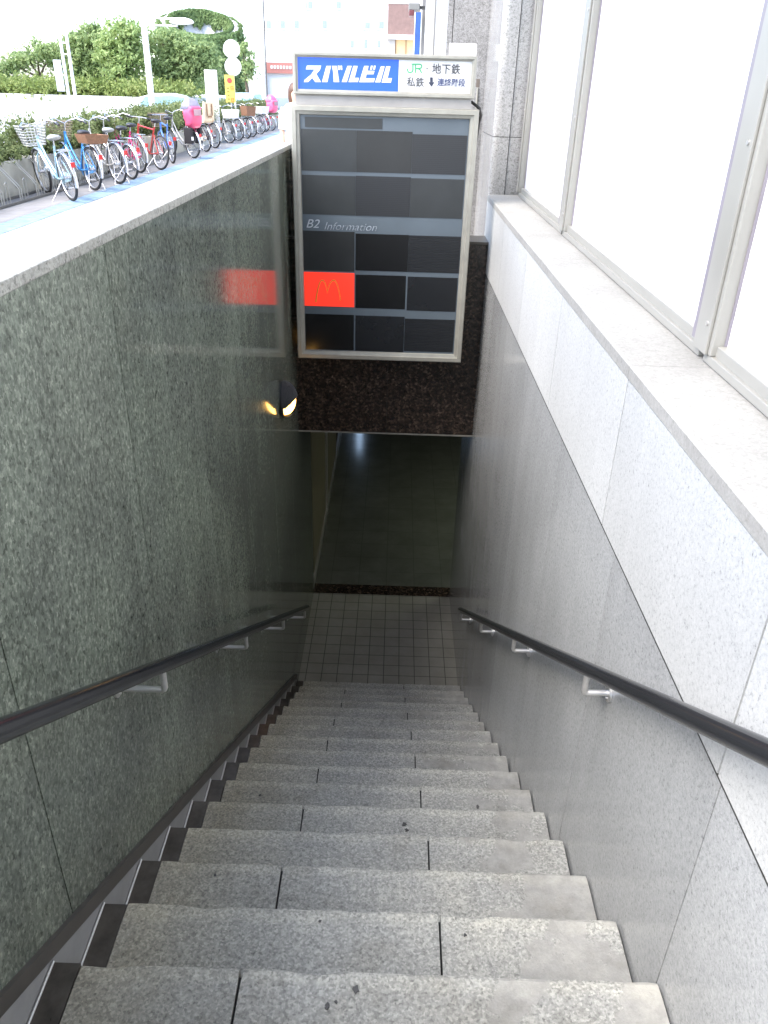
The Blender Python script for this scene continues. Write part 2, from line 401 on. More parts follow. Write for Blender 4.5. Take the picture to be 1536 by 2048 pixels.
MAT['grime'] = plain('dark joint filler', (0.03, 0.03, 0.028), 0.9, var=0.4, scale=20)
MAT['pane'] = plain('white film on the window glass', (0.86, 0.865, 0.86), 0.12, var=0.01, scale=2)
MAT['concrete'] = plain('stained concrete', (0.40, 0.385, 0.33), 0.85, var=0.25, scale=2.5, bump=0.4)
MAT['pale'] = plain('pale plaster', (0.70, 0.70, 0.68), 0.8, var=0.05, scale=1)
MAT['white'] = plain('white paint', (0.80, 0.80, 0.78), 0.45, var=0.04, scale=6)
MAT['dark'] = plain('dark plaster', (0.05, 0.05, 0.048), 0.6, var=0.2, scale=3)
MAT['tan'] = plain('tan wall panel', (0.17, 0.155, 0.105), 0.45, var=0.12, scale=2)
MAT['soil'] = plain('planting soil', (0.06, 0.045, 0.032), 0.95, var=0.4, scale=12)
MAT['bark'] = plain('tree bark', (0.12, 0.09, 0.06), 0.9, var=0.35, scale=10, bump=0.5)
def foliage(name, lo, mid, hi):
    m, nt, N, L, B = new_mat(name)
    ge = N.new('ShaderNodeNewGeometry'); rp = ramp(N, [(0.0, lo), (0.5, mid), (1.0, hi)])
    tc = N.new('ShaderNodeTexCoord'); nz = N.new('ShaderNodeTexNoise'); nz.inputs['Scale'].default_value = 0.9; nz.inputs['Detail'].default_value = 4
    L.new(tc.outputs['Object'], nz.inputs['Vector'])
    a = N.new('ShaderNodeMath'); a.operation = 'MULTIPLY_ADD'; a.inputs[1].default_value = 0.6
    b = N.new('ShaderNodeMath'); b.operation = 'MULTIPLY_ADD'; b.inputs[1].default_value = 1.6; b.inputs[2].default_value = -0.6
    L.new(nz.outputs['Fac'], b.inputs[0]); L.new(ge.outputs['Random Per Island'], a.inputs[0]); L.new(b.outputs['Value'], a.inputs[2])
    L.new(a.outputs['Value'], rp.inputs['Fac']); L.new(rp.outputs['Color'], B.inputs['Base Color'])
    B.inputs['Roughness'].default_value = 0.6; B.inputs['Specular IOR Level'].default_value = 0.3
    tr = N.new('ShaderNodeBsdfTranslucent'); L.new(rp.outputs['Color'], tr.inputs['Color'])
    mx = N.new('ShaderNodeMixShader'); mx.inputs['Fac'].default_value = 0.4
    L.new(B.outputs['BSDF'], mx.inputs[1]); L.new(tr.outputs['BSDF'], mx.inputs[2])
    L.new(mx.outputs['Shader'], N['Material Output'].inputs['Surface'])
    return m
MAT['leaf_hedge'] = foliage('hedge leaves', (0.07, 0.10, 0.04), (0.17, 0.215, 0.085), (0.30, 0.34, 0.15))
MAT['leaf_tree'] = foliage('tree leaves', (0.21, 0.29, 0.115), (0.30, 0.39, 0.165), (0.39, 0.47, 0.21))
MAT['leaf_ivy'] = foliage('ivy leaves', (0.14, 0.21, 0.08), (0.22, 0.31, 0.12), (0.31, 0.41, 0.18))
MAT['leaf_cover'] = foliage('yellow green ground shrubs', (0.15, 0.2, 0.06), (0.26, 0.33, 0.10), (0.36, 0.40, 0.15))

# ------------------------------------------------------------------ the setting: ground, pavement, road
X_L, X_R = -0.838, 0.735         # faces of the two stairwell walls
Y_L = 6.50                      # face of the lintel wall over the opening
NOSE0_Y, NOSE0_Z, TREAD, RISER = 1.18789, EYE-1.989086, 0.30, 0.196419
def nose(j): return NOSE0_Y+TREAD*j, NOSE0_Z-RISER*j
def nose_line(y): return NOSE0_Z-(y-NOSE0_Y)*RISER/TREAD
Z_TOP = nose(-2)[1]             # street level, ~0.004
Z_LAND = nose(16)[1]
Z_CEIL = EYE-2.715              # underside of the lintel

def sheet(name, z, holes_x, holes_y, X, Y, mat):
    xs = [X[0], holes_x[0], holes_x[1], X[1]]; ys = [Y[0], holes_y[0], holes_y[1], Y[1]]
    mb = MB()
    for i in range(3):
        for j in range(3):
            if i == 1 and j == 1: continue
            mb.add([(xs[i], ys[j], z), (xs[i+1], ys[j], z), (xs[i+1], ys[j+1], z), (xs[i], ys[j+1], z)], [(0, 1, 2, 3)])
    return tag(mb.build(name, mat), kind='structure')
hx, hy = (X_L-0.16, 1.3), (nose(-2)[0]-0.02, Y_L+0.15)
sheet('ground', -0.14, (hx[0]-0.02, hx[1]+0.02), (hy[0]-0.02, hy[1]+0.02), (-1800, 1800), (-1800, 1800), MAT['asphalt'])
mb = MB()
PV0, PV1 = -6.9, 12.0
xs = [PV0, hx[0], hx[1], PV1]; ys = [-14.0, hy[0], hy[1], 62.0]
for i in range(3):
    for j in range(3):
        if i == 1 and j == 1: continue
        mb.add([(xs[i], ys[j], 0.0), (xs[i+1], ys[j], 0.0), (xs[i+1], ys[j+1], 0.0), (xs[i], ys[j+1], 0.0)], [(0, 1, 2, 3)])
mb.add([(PV0, -14, -0.14), (PV0, 62, -0.14), (PV0, 62, 0), (PV0, -14, 0)], [(0, 1, 2, 3)])
tag(mb.build('pavement', MAT['paver']), kind='structure')
mb = MB(); mb.add([(-6.85, -10, 0.004), (-4.98, -10, 0.004), (-5.2, 60, 0.004), (-6.85, 60, 0.004)], [(0, 1, 2, 3)])
tag(mb.build('bicycle_strip_paving', MAT['bike_lane']), kind='structure')
mb = MB(); mb.add([(-4.97, -10, 0.005), (-4.56, -10, 0.005), (-4.98, 60, 0.005), (-5.19, 60, 0.005)], [(0, 1, 2, 3)])
tag(mb.build('painted_line', MAT['blue_line']), kind='structure')
mb = MB()                     # sides of the well above the walls' tops are closed by the walls; floor slab edge under the street
mb.box(hx[0], hx[1], hy[1], hy[1]+0.3, Z_CEIL+0.02, -0.005)

# landing and passage floor
LAND_Y0, LAND_Y1 = nose(15)[0]-0.02, 7.46
mb = MB(); mb.add([(X_L+0.03, LAND_Y0, Z_LAND), (X_R+0.2, LAND_Y0, Z_LAND), (X_R+0.2, LAND_Y1, Z_LAND), (X_L-0.2, LAND_Y1, Z_LAND), (X_L-0.2, LAND_Y0, Z_LAND)], [(0, 1, 2, 3, 4)])
o = mb.build('landing_floor', MAT['landing_tile']); tag(o, kind='structure')
mb = MB(); mb.add([(-1.2, LAND_Y1, Z_LAND-0.002), (5, LAND_Y1, Z_LAND-0.002), (5, 22, Z_LAND-0.002), (-1.2, 22, Z_LAND-0.002)], [(0, 1, 2, 3)])
tag(mb.build('passage_floor', MAT['passage_tile']), kind='structure')
mb = MB(); mb.box(X_L-0.05, X_R+0.05, LAND_Y1-0.03, LAND_Y1+0.16, Z_LAND-0.05, Z_LAND+0.004)
tag(mb.build('threshold_strip', MAT['brown_granite']), kind='structure')

# ------------------------------------------------------------------ staircase
stairs = thing('staircase', 'flight of worn grey granite steps going down between the two stone walls', 'staircase', (0, NOSE0_Y, NOSE0_Z))
def step_block(mb, x0, x1, y0, y1, z0, z1, seed):
    r = 0.011
    prof = [(y0, z0), (y0, z1), ((y0+y1)/2, z1), (y1-0.05, z1), (y1-r, z1), (y1-0.3*r, z1-0.3*r), (y1, z1-r), (y1, z0)]
    n = max(6, int((x1-x0)/0.022)); vs = []; fs = []; k = len(prof)
    for i in range(n+1):
        x = x0+(x1-x0)*i/n
        e = min(i, n-i)
        chip = max(0.0, noise.noise(Vector((x*7.0, seed*3.1, 0.7)))-0.22)*0.020
        wob = noise.noise(Vector((x*16.0, seed*1.7, 5.2)))*0.0022
        for q, (yy, zz) in enumerate(prof):
            xx = x
            if e == 0: xx = x+(0.0015 if i == 0 else -0.0015)*(1 if q in (4, 5, 6) else 0)
            if q in (4, 5, 6):
                cy = wob-chip*(1.0 if q != 4 else 0.6)
                cz = wob*0.6-chip*0.55*(1 if q != 4 else 0.4)-(0.0012 if e == 0 else 0)
                vs.append((xx, yy+cy-(0.001 if e == 0 else 0), zz+cz))
            elif q in (2, 3):
                vs.append((xx, yy, zz+noise.noise(Vector((x*5, yy*5, seed)))*0.0016))
            else: vs.append((xx, yy, zz))
    for i in range(n):
        for q in range(k):
            q2 = (q+1) % k
            fs.append((i*k+q, (i+1)*k+q, (i+1)*k+q2, i*k+q2))
    fs.append(tuple(range(k))); fs.append(tuple(n*k+q for q in range(k))[::-1])
    mb.add(vs, fs)
X_S = -0.752
for j in range(-1, 16):
    y1, z1 = nose(j); mb = MB(); g = 0.0034
    y0 = y1-TREAD-0.035
    js = [-0.335] if j % 2 == 0 else [0.195]
    if j % 4 == 3: js = [0.195]
    edges = [X_S+random.uniform(-0.003, 0.003)]+[q+random.uniform(-0.006, 0.006) for q in js]+[X_R-0.004-random.uniform(0, 0.006)]
    for a, b in zip(edges[:-1], edges[1:]):
        step_block(mb, a+(g if a != edges[0] else 0), b-(g if b != edges[-1] else 0), y0, y1+random.uniform(-0.0025, 0.0025), z1-RISER-0.03, z1-random.uniform(0, 0.0025), j*2.37+a)
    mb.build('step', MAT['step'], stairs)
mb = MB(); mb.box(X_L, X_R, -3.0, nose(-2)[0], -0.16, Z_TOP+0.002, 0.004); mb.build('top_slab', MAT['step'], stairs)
mb = MB()                       # dirt and mortar bed filling the joints below the step surfaces
for j in range(-1, 16):
    y1, z1 = nose(j); mb.box(X_S+0.02, X_R-0.01, y1-TREAD-0.02, y1-0.02, z1-RISER-0.1, z1-0.016)
mb.build('joint_bed', MAT['grime'], stairs)
GUM = plain('black trodden gum', (0.07, 0.07, 0.07), 0.8, var=0.5)
for px_, py_, r_ in ((808, 1648, 0.011), (813, 1660, 0.008), (955, 1613, 0.008), (712, 1978, 0.008), (655, 2012, 0.007), (672, 2004, 0.004), (430, 1750, 0.004), (640, 1842, 0.004), (930, 1870, 0.005), (520, 1590, 0.005)):
    for j in range(-1, 16):
        q = onZ(px_, py_, nose(j)[1])
        if nose(j)[0]-TREAD < q.y < nose(j)[0]: break
    mb = MB(); pts = [(q.x+r_*(1+0.45*random.uniform(-1, 1))*math.cos(t), q.y+r_*(1.2+0.5*random.uniform(-1, 1))*math.sin(t)) for t in np.linspace(0, 2*math.pi, 13)[:-1]]
    vs = [(a, b, nose(j)[1]-0.001) for a, b in pts]+[(q.x+(a-q.x)*0.8, q.y+(b-q.y)*0.8, nose(j)[1]+0.0022) for a, b in pts]
    mb.add(vs, [tuple(range(12, 24))]+[(i, (i+1) % 12, (i+1) % 12+12, i+12) for i in range(12)]); mb.build('gum_stain', GUM, stairs)
# ------------------------------------------------------------------ left wall: granite face, coping, gutter, skirting
lw = thing('parapet_wall', 'dark green polished granite wall along the left of the stairs with pale coping', 'wall', (X_L, 3.2, 0))
Z_COP = EYE-0.374
mb = MB()
ys = [-3.0, -2.35, -1.43, -0.51, 0.41, 1.335, 2.295, 3.22, 4.15, 5.08, 6.0, 7.46]
for a, b in zip(ys[:-1], ys[1:]):
    zt = Z_COP-0.0305
    if b > Y_L+0.2:
        mb.box(X_L-0.03, X_L, a+0.0016, Y_L+0.25, Z_LAND-0.3, zt)
        mb.box(X_L-0.03, X_L, Y_L+0.25, b, Z_LAND-0.3, Z_CEIL+0.05)
    else:
        zb = Z_LAND-0.3
        mb.box(X_L-0.03, X_L, a+0.0028, b-0.0028, zb, zt)
lw_face = mb.build('granite_facing', MAT['green_granite'], lw)
mb = MB(); mb.box(X_L-0.17, X_L-0.031, -3, Y_L+0.25, Z_LAND-0.3, Z_COP-0.042); mb.build('wall_core', MAT['grime'], lw)
mb = MB(); mb.box(X_L-0.18, X_L-0.17, -3, Y_L+0.25, -0.2, Z_COP-0.04); mb.build('street_facing', MAT['coping_granite'], lw)
cs = [-3.0]+[0.48+0.812*k for k in range(-3, 8)]+[Y_L+0.26]
for a, b in zip(cs[:-1], cs[1:]):
    mb = MB(); mb.box(X_L-0.05, X_L+0.004, a+0.0035, b-0.0035, Z_COP-0.03, Z_COP, 0.004); mb.build('coping_stone', MAT['coping_granite'], lw)
mb = MB(); mb.box(X_L-0.20, X_L-0.051, -3, Y_L+0.26, Z_COP-0.04, Z_COP-0.003, 0.003); mb.build('blown_white_top', MAT['white'], lw)  # wall top coloured white to stand in for overexposed glare
mb = MB()                       # sloping trim along the top of the skirting
p = []
for y in (-0.5, 5.75):
    p.append((y, nose_line(y)+0.012)); 
poly = [(p[0][0], p[0][1]), (p[1][0], p[1][1]), (p[1][0], p[1][1]+0.055), (p[0][0], p[0][1]+0.055)]
mb.prism_x(poly, X_L, X_L+0.014); mb.build('skirting_trim', MAT['trim'], lw)
mb = MB()
poly = [(-0.5, nose_line(-0.5)-0.30), (5.75, nose_line(5.75)-0.30), (5.75, nose_line(5.75)+0.0119), (-0.5, nose_line(-0.5)+0.0119)]
mb.prism_x(poly, X_L, X_L+0.006); mb.build('skirting_panel', MAT['skirt'], lw)
mb = MB(); me2 = MB()
for j in range(-1, 16):
    y1, z1 = nose(j)
    mb.box(X_L+0.006, X_S-0.005, y1-TREAD+0.012, y1-0.004, z1-RISER-0.06, z1-0.006)
    mb.prism_x([(y1-TREAD-0.02, z1+0.0), (y1-TREAD+0.02, z1+0.0), (y1-TREAD+0.02, z1+RISER*0.55), (y1-TREAD-0.02, z1+RISER-0.01)], X_S-0.012, X_S-0.007)
    me2.tube([(X_L+0.011, y1-TREAD+0.012, z1-0.002), (X_L+0.011, y1-0.004, z1-0.002)], 0.0042, 6)
gut = mb.build('stepped_gutter', MAT['gutter'], lw)
me2.build('steel_edge', MAT['steel'], gut)

# ------------------------------------------------------------------ lintel wall over the opening
li = thing('lintel_wall', 'dark brown granite wall above the underground opening, behind the directory board', 'wall', (0, Y_L, Z_CEIL))
mb = MB(); xs = [X_L, -0.56, -0.045, 0.47, X_R]; zt = EYE-1.06
for a, b in zip(xs[:-1], xs[1:]):
    mb.box(a+0.0012, b-0.0012, Y_L, Y_L+0.03, Z_CEIL, EYE-2.20); mb.box(a+0.0012, b-0.0012, Y_L, Y_L+0.03, EYE-2.197, EYE-1.66); mb.box(a+0.0012, b-0.0012, Y_L, Y_L+0.03, EYE-1.657, zt)
mb.build('granite_facing', MAT['brown_granite'], li)
mb = MB(); mb.box(X_L+0.001, -0.70, Y_L-0.004, Y_L+0.12, zt+0.021, Z_COP-0.032, 0.003); mb.build('end_pier', MAT['brown_granite'], li)
mb = MB(); mb.box(X_L, X_R, Y_L+0.0302, Y_L+0.28, Z_CEIL+0.004, zt-0.002); mb.build('wall_core', MAT['grime'], li)
mb = MB(); mb.box(X_L+0.001, X_R-0.001, Y_L-0.006, Y_L+0.012, Z_CEIL-0.012, Z_CEIL-0.001); mb.build('edge_strip', MAT['alu'], li)
mb = MB(); mb.box(X_L+0.001, X_R-0.001, Y_L-0.02, Y_L+0.30, zt, zt+0.02, 0.003); mb.build('top_ledge', MAT['gutter'], li)

# ------------------------------------------------------------------ underground passage
pa = thing('underground_passage', 'dark underground passage beyond the landing with dim walls and low ceiling', 'passage', (0, 9, Z_LAND))
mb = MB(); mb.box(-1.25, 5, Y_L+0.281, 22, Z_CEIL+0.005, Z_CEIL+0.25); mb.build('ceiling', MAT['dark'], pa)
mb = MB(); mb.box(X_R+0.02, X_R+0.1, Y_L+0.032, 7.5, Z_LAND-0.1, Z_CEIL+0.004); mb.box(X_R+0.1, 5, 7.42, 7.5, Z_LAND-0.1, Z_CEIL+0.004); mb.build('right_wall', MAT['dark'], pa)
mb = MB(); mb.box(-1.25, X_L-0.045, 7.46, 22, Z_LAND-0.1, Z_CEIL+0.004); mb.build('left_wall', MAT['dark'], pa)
mb = MB(); mb.box(X_L-0.045, X_L-0.02, 7.7, 9.3, Z_LAND+0.08, Z_CEIL-0.5, 0.004); mb.box(X_L-0.045, X_L-0.02, 9.5, 11.2, Z_LAND+0.08, Z_CEIL, 0.004); build_each(mb, 'wall_panel', MAT['tan'], pa)
mb = MB(); mb.box(X_L-0.045, X_L-0.005, 7.47, 22, Z_LAND-0.002, Z_LAND+0.1, 0.004); mb.box(X_L-0.045, X_L+0.0, 9.32, 9.48, Z_LAND, Z_CEIL, 0.004); mb.build('wall_skirting', MAT['steel'], pa)
mb = MB(); mb.box(5, 5.1, 7.4, 22, Z_LAND-0.1, Z_CEIL+0.1); mb.box(-1.25, 5, 22, 22.1, Z_LAND-0.1, Z_CEIL+0.1); build_each(mb, 'far_wall', MAT['dark'], pa)
lb = thing('lit_doorway_sign', 'cool white lit panel standing at the left of the dark passage', 'light panel', (-0.62, 16.0, Z_LAND))
mb = MB(); mb.box(-0.76, -0.65, 16.0, 16.1, Z_LAND+0.9, Z_LAND+2.0); mb.build('light_panel', plain('cool lit panel', (0.5, 0.6, 0.7), 0.5, emit=(0.5, 0.7, 1.0), es=1.2), lb)
mb = MB(); mb.box(-0.82, -0.40, 16.03, 16.13, Z_LAND, Z_LAND+0.89); mb.box(-0.62, -0.60, 15.985, 15.999, Z_LAND+0.9, Z_LAND+2.1); mb.box(-0.80, -0.42, 15.985, 15.9985, Z_LAND+1.7, Z_LAND+1.73); mb.build('frame', MAT['dark'], lb)

cl = thing('added_fill_light', 'added unseen fill light further along the dark passage', 'fill light', (2.6, 8.9, Z_CEIL))  # glowing fixture added out of view to brighten the passage
mb = MB(); mb.box(2.35, 2.85, 7.9, 9.9, Z_CEIL-0.04, Z_CEIL+0.004, 0.006); mb.build('housing', MAT['white'], cl)
mb = MB(); mb.box(2.4, 2.8, 7.95, 9.85, Z_CEIL-0.06, Z_CEIL-0.041, 0.004); mb.build('diffuser', plain('fill glow diffuser', (0.8, 0.8, 0.75), 0.5, emit=(0.95, 1.0, 0.78), es=2.6), cl)

# ------------------------------------------------------------------ right building
bd = thing('office_building', 'granite office building on the right with white filmed windows above the sill', 'building', (X_R, 3, 0))
Z_SILL, Z_SEAM = EYE-0.722, EYE-1.290
mb = MB(); ysu = [-3.0, -2.1, -1.02, 0.10, 1.22, 2.325, 3.44, 4.53, 5.62, 6.85]
for a, b in zip(ysu[:-1], ysu[1:]):
    mb.box(X_R-0.003, X_R+0.05, a+0.0035, b-0.0035, Z_SEAM+0.0045, Z_SILL-0.047)
mb.build('upper_wall_slabs', MAT['light_granite'], bd)
mb = MB(); ysl = [-3.0, -1.6, -0.7, 0.25, 1.2, 2.15, 3.1, 4.05, 5.0, 5.95, 7.5]
for a, b in zip(ysl[:-1], ysl[1:]):
    if b > Y_L: 
        mb.box(X_R, X_R+0.05, a+0.0012, Y_L+0.3, Z_LAND-0.3, Z_SEAM-0.0045); mb.box(X_R, X_R+0.05, Y_L+0.3, 7.46, Z_LAND-0.3, Z_CEIL)
    else: mb.box(X_R, X_R+0.05, a+0.002, b-0.002, Z_LAND-0.3, Z_SEAM-0.0045)
mb.build('lower_wall_slabs', MAT['polished_granite'], bd)
mb = MB(); mb.box(X_R-0.0024, X_R+0.05, -3, Y_L+0.3, Z_SEAM-0.003, Z_SEAM+0.003); mb.build('joint_filler', MAT['grime'], bd)
mb = MB(); mb.box(X_R+0.051, 1.3, -3, 6.85, Z_LAND-0.3, Z_SILL-0.047); mb.box(X_R+0.051, 1.3, 6.85, 7.4, Z_LAND-0.3, -0.145); mb.build('wall_core', MAT['grime'], bd)
sy = [-3.0, -1.9, -0.6, 0.85, 2.33, 4.05, 5.6, 6.85]
for a, b in zip(sy[:-1], sy[1:]):
    mb = MB()
    n = 14; vs = []; fs = []
    prof = [(X_R-0.006, Z_SILL-0.043), (X_R-0.006, Z_SILL-0.006), (X_R+0.002, Z_SILL), (X_R+0.1, Z_SILL), (X_R+0.17, Z_SILL), (1.0, Z_SILL), (1.0, Z_SILL-0.043)]
    k = len(prof)
    for i in range(n+1):
        y = a+0.0015+(b-a-0.003)*i/n
        for q, (x, z) in enumerate(prof):
            dz = noise.noise(Vector((x*3, y*4.3, 9.1)))*0.005 if 1 < q < 5 else 0
            vs.append((x, y, z+dz))
    for i in range(n):
        for q in range(k):
            q2 = (q+1) % k; fs.append((i*k+q, i*k+q2, (i+1)*k+q2, (i+1)*k+q))
    fs.append(tuple(range(k))); fs.append(tuple(n*k+q for q in range(k))[::-1])
    mb.add(vs, fs); mb.build('window_sill', MAT['sill_granite'], bd)
# windows
mull = [(6.73, 6.845), (4.755, 4.92), (2.33, 2.495), (-0.07, 0.095), (-2.5, -2.335)]
Z_W0, Z_W1 = Z_SILL+0.003, 3.6
for k in range(4):
    (b0, b1), (a0, a1) = mull[k], mull[k+1]
    y0, y1 = a1, b0
    mb = MB()
    mb.box(0.972, 1.04, y0+(-0.06 if k < 3 else 0), y1+0.06, Z_W0, Z_W0+0.028, 0.003)
    mb.box(0.985, 1.0401, y0-0.0005, y1+0.0005, Z_W0+0.02, Z_W0+0.062, 0.003)
    w = mb.build('window', MAT['alu_bright'], bd)
    mb = MB(); mb.box(0.972, 1.04, y0-0.06, y1+0.06, Z_W1-0.06, Z_W1, 0.003); mb.build('head_rail', MAT['alu_bright'], w)
    mb = MB(); mb.box(1.012, 1.03, y0-0.01, y1+0.01, Z_W0+0.06, Z_W1-0.05); mb.build('pane', MAT['pane'], w)
    mb = MB()
    mb.box(0.968, 1.04, b0, b1, Z_W0+0.0285, Z_W1-0.061, 0.004)
    mb.box(0.958, 0.9675, b0+0.02, b1-0.036, Z_W0+0.0285, Z_W1-0.061, 0.002)
    m_ = mb.build('mullion', MAT['alu_bright'], w)
    mb = MB(); mb.box(1.004, 1.0118, b0-0.007, b0-0.0005, Z_W0+0.063, Z_W1-0.061); mb.box(0.962, 0.9675, b1-0.034, b1-0.003, Z_W0+0.05, Z_W1-0.07); build_each(mb, 'reflection_strip', plain('purple grey gasket', (0.21, 0.19, 0.215), 0.5), w)  # reflections on the mullion sides put in as dark purple strips
    mb = MB()
    for z in (Z_W0+0.12, Z_W0+0.62, Z_W0+1.12): mb.disc((0.9565, b0+0.045, z), (1, 0, 0), 0.007, 0.006, 10)
    build_each(mb, 'screw', MAT['steel'], w)
# pilaster at the end of the windows: rounded corner, polished flank facing the street
mb = MB()
def pil(z0, z1):
    r = 0.055; x0, x1, y0, y1 = X_R+0.004, 0.868, 6.86, 7.89
    pts = [(x1, y0), (x1, y1), (x0, y1)]
    for i in range(9):
        t = math.pi+math.pi/2*i/8
        pts.append((x0+r+r*math.cos(t), y0+r+r*math.sin(t)))
    n = len(pts)
    vs = [(x, y, z0) for x, y in pts]+[(x, y, z1) for x, y in pts]
    mb.add(vs, [(i, (i+1) % n, (i+1) % n+n, i+n) for i in range(n)], False)
    for q in range(n): 
        if 3 <= q < n-1: mb.s[-n+q] = True
    mb.add(vs, [tuple(range(n)), tuple(range(2*n-1, n-1, -1))])
    mb.box(0.874, 0.985, 6.87, 7.4, z0, z1)
pil(-0.15, EYE-0.30); pil(EYE-0.295, 5.2); pil(5.205, 9)
mb.build('pilaster', MAT['pilaster_granite'], bd)
mb = MB(); mb.box(X_R+0.02, 0.98, 6.90, 7.86, -0.2, 9.0); mb.build('pilaster_core', MAT['grime'], bd)
mb = MB(); mb.box(1.031, 12, -14, 7.8, 3.59, 26); mb.box(1.031, 12, -14, 6.85, -0.14, 3.59); mb.box(0.99, 1.3, -3.0, 7.2, 3.6, 26); mb.build('upper_storeys', MAT['street_granite'], bd)
mb = MB(); mb.box(-0.55, 1.03, -14, 6.4, 4.3, 4.6, 0.01); mb.build('added_sky_block', MAT['alu_bright'], bd)  # unseen overhang, added to keep sky light off the steps
# the wing beyond: grey granite wall facing the stairs, then shop fronts
xw0 = at(895, 50, 7.90).x
mb = MB(); xj = at(906, 50, 7.90).x
mb.box(xw0, xj-0.003, 7.90, 7.95, -0.14, 9.0); mb.box(xj+0.003, 1.6, 7.90, 7.95, -0.14, 9.0); mb.box(xw0+0.002, 3, 7.9501, 11.0, -0.14, 9.0)
mb.build('wing_wall', MAT['street_granite'], bd)
wb = thing('shop_building', 'row of white pillars and beige shopfront trim beyond the grey granite wing', 'building', (1.0, 14, 0))
def colbox(name, xa, xb, Y, mat, parent, z0=-0.14, z1=9.0, depth=0.35):
    a, b = at(xa, 60, Y).x, at(xb, 60, Y).x
    mb = MB(); mb.box(a, b, Y, Y+depth, z0, z1, 0.006); return mb.build(name, mat, parent)
colbox('white_pillar', 872.5, 899, 12.0, MAT['white'], wb)
colbox('shopfront_jamb', 869, 873.5, 12.4, plain('dark shopfront jamb', (0.09, 0.08, 0.07), 0.5), wb)
colbox('beige_pillar', 858.5, 869.5, 13.2, plain('beige stone pillar', (0.50, 0.48, 0.42), 0.5), wb)
colbox('white_trim', 851, 859.5, 14.2, MAT['white'], wb)
colbox('grey_pier', 843, 852, 15.5, plain('grey stone pier', (0.20, 0.195, 0.19), 0.6), wb)
mb = MB(); mb.box(0.42, 8, 16.2, 24, -0.14, 14); mb.build('side_wall', MAT['pale'], wb)

bn = thing('vertical_banner_sign', 'tall blue vertical banner sign with white edges beside the shop pillars', 'sign', at(834, 300, 18.0))
a, b = at(828.5, 60, 18), at(842.5, 60, 18)
z1 = at(834, 24, 18).z
mb = MB(); mb.box(a.x+0.015, b.x-0.012, 18, 18.06, 0.6, z1); mb.build('banner_panel', plain('deep blue sign panel', (0.018, 0.07, 0.26), 0.5, var=0.15), bn)
mb = MB(); mb.box(a.x, a.x+0.013, 17.99, 18.07, 0.5, z1+0.02); mb.box(b.x-0.01, b.x+0.004, 17.99, 18.07, 0.5, z1+0.02); build_each(mb, 'banner_edge', MAT['white'], bn)
pb = thing('projecting_light_box', 'grey box lamp projecting from the shop pillars above the blue banner', 'lamp', at(828, 16, 15.0))
a, b = at(817, 27, 15.0), at(840, 6, 15.0)
mb = MB(); mb.box(a.x, b.x, 15.0, 15.4, a.z+0.05, b.z, 0.01); mb.build('box_housing', plain('grey metal housing', (0.19, 0.19, 0.18), 0.4), pb)
mb = MB(); mb.box(a.x+0.01, (a.x+b.x)/2, 14.98, 15.36, a.z-0.03, a.z+0.048, 0.008); mb.build('under_panel', plain('dark red under panel', (0.12, 0.03, 0.035), 0.4), pb)
mb = MB(); mb.box(b.x, 0.34, 15.1, 15.3, a.z+0.08, b.z-0.03); mb.build('wall_arm', MAT['dark'], pb)
sp_ = thing('wall_notice_plate', 'blank white notice plate on the grey granite wing behind the sign box', 'plate', at(926, 97, 7.87))
a, b = at(897.5, 120, 7.87), at(955, 87, 7.87)
mb = MB(); mb.box(a.x, b.x, 8.40, 7.898, a.z, b.z, 0.004); mb.build('plate', MAT['white'], sp_)
mb = MB(); mb.box(a.x+0.03, b.x-0.05, 7.847, 7.8495, b.z-0.045, b.z-0.04); mb.box(a.x+0.02, b.x-0.02, 7.847, 7.8495, b.z-0.06, b.z-0.057); mb.build('faint_lines', MAT['alu'], sp_)
jb = thing('junction_box', 'small brown junction box on the grey granite wing right of the sign box', 'box', at(957, 166, 7.87))
a, b = at(951.5, 175, 7.87), at(961.5, 157, 7.87)
mb = MB(); mb.box(a.x, b.x, 8.38, 7.8985, a.z, b.z, 0.006); mb.build('box_body', plain('brown painted box', (0.15, 0.125, 0.105), 0.5), jb)
mb = MB(); mb.tube([((a.x+b.x)/2, 7.89, a.z), ((a.x+b.x)/2, 7.89, a.z-0.9)], 0.008, 8); mb.build('conduit', MAT['alu'], jb)

# ------------------------------------------------------------------ handrails
def handrail(x, wall_x, label, ys_b):
    h = thing('handrail', label, 'handrail', (x, 3, nose_line(3)+0.88), 0, 'handrails of the stairs')
    H = 0.853 if x < 0 else 0.88
    f = lambda y: nose_line(y)+H
    mb = MB()
    pts = [(x, y, f(y)) for y in np.linspace(-0.9, 5.50, 40)]+[(x, 5.53, f(5.53))]
    mb.tube(pts, 0.0235, 20); mb.build('rail', MAT['rail'], h)
    s = 1 if wall_x > x else -1
    for y in ys_b:
        mb = MB(); zr = f(y)-0.02; zb = zr-0.075
        mb.tube([(x, y, zr), (x, y, zb+0.011), (x+s*0.003, y, zb+0.003), (x+s*0.011, y, zb), (wall_x-s*0.004, y, zb)], 0.0105, 12)
        b = mb.build('bracket', MAT['steel'], h)
        mb = MB(); mb.disc((wall_x-s*0.004, y, zb), (1, 0, 0), 0.030, 0.007, 24); mb.disc((wall_x-s*0.009, y, zb-0.019), (1, 0, 0), 0.005, 0.006, 8); mb.build('rosette', MAT['steel'], b)
handrail(-0.685, X_L, 'black handrail on steel brackets along the dark green left wall', [0.65, 1.86, 3.05, 4.21, 5.36])
handrail(0.652, X_R, 'black handrail on steel brackets along the light right wall', [0.72, 1.94, 3.12, 4.25, 5.44])

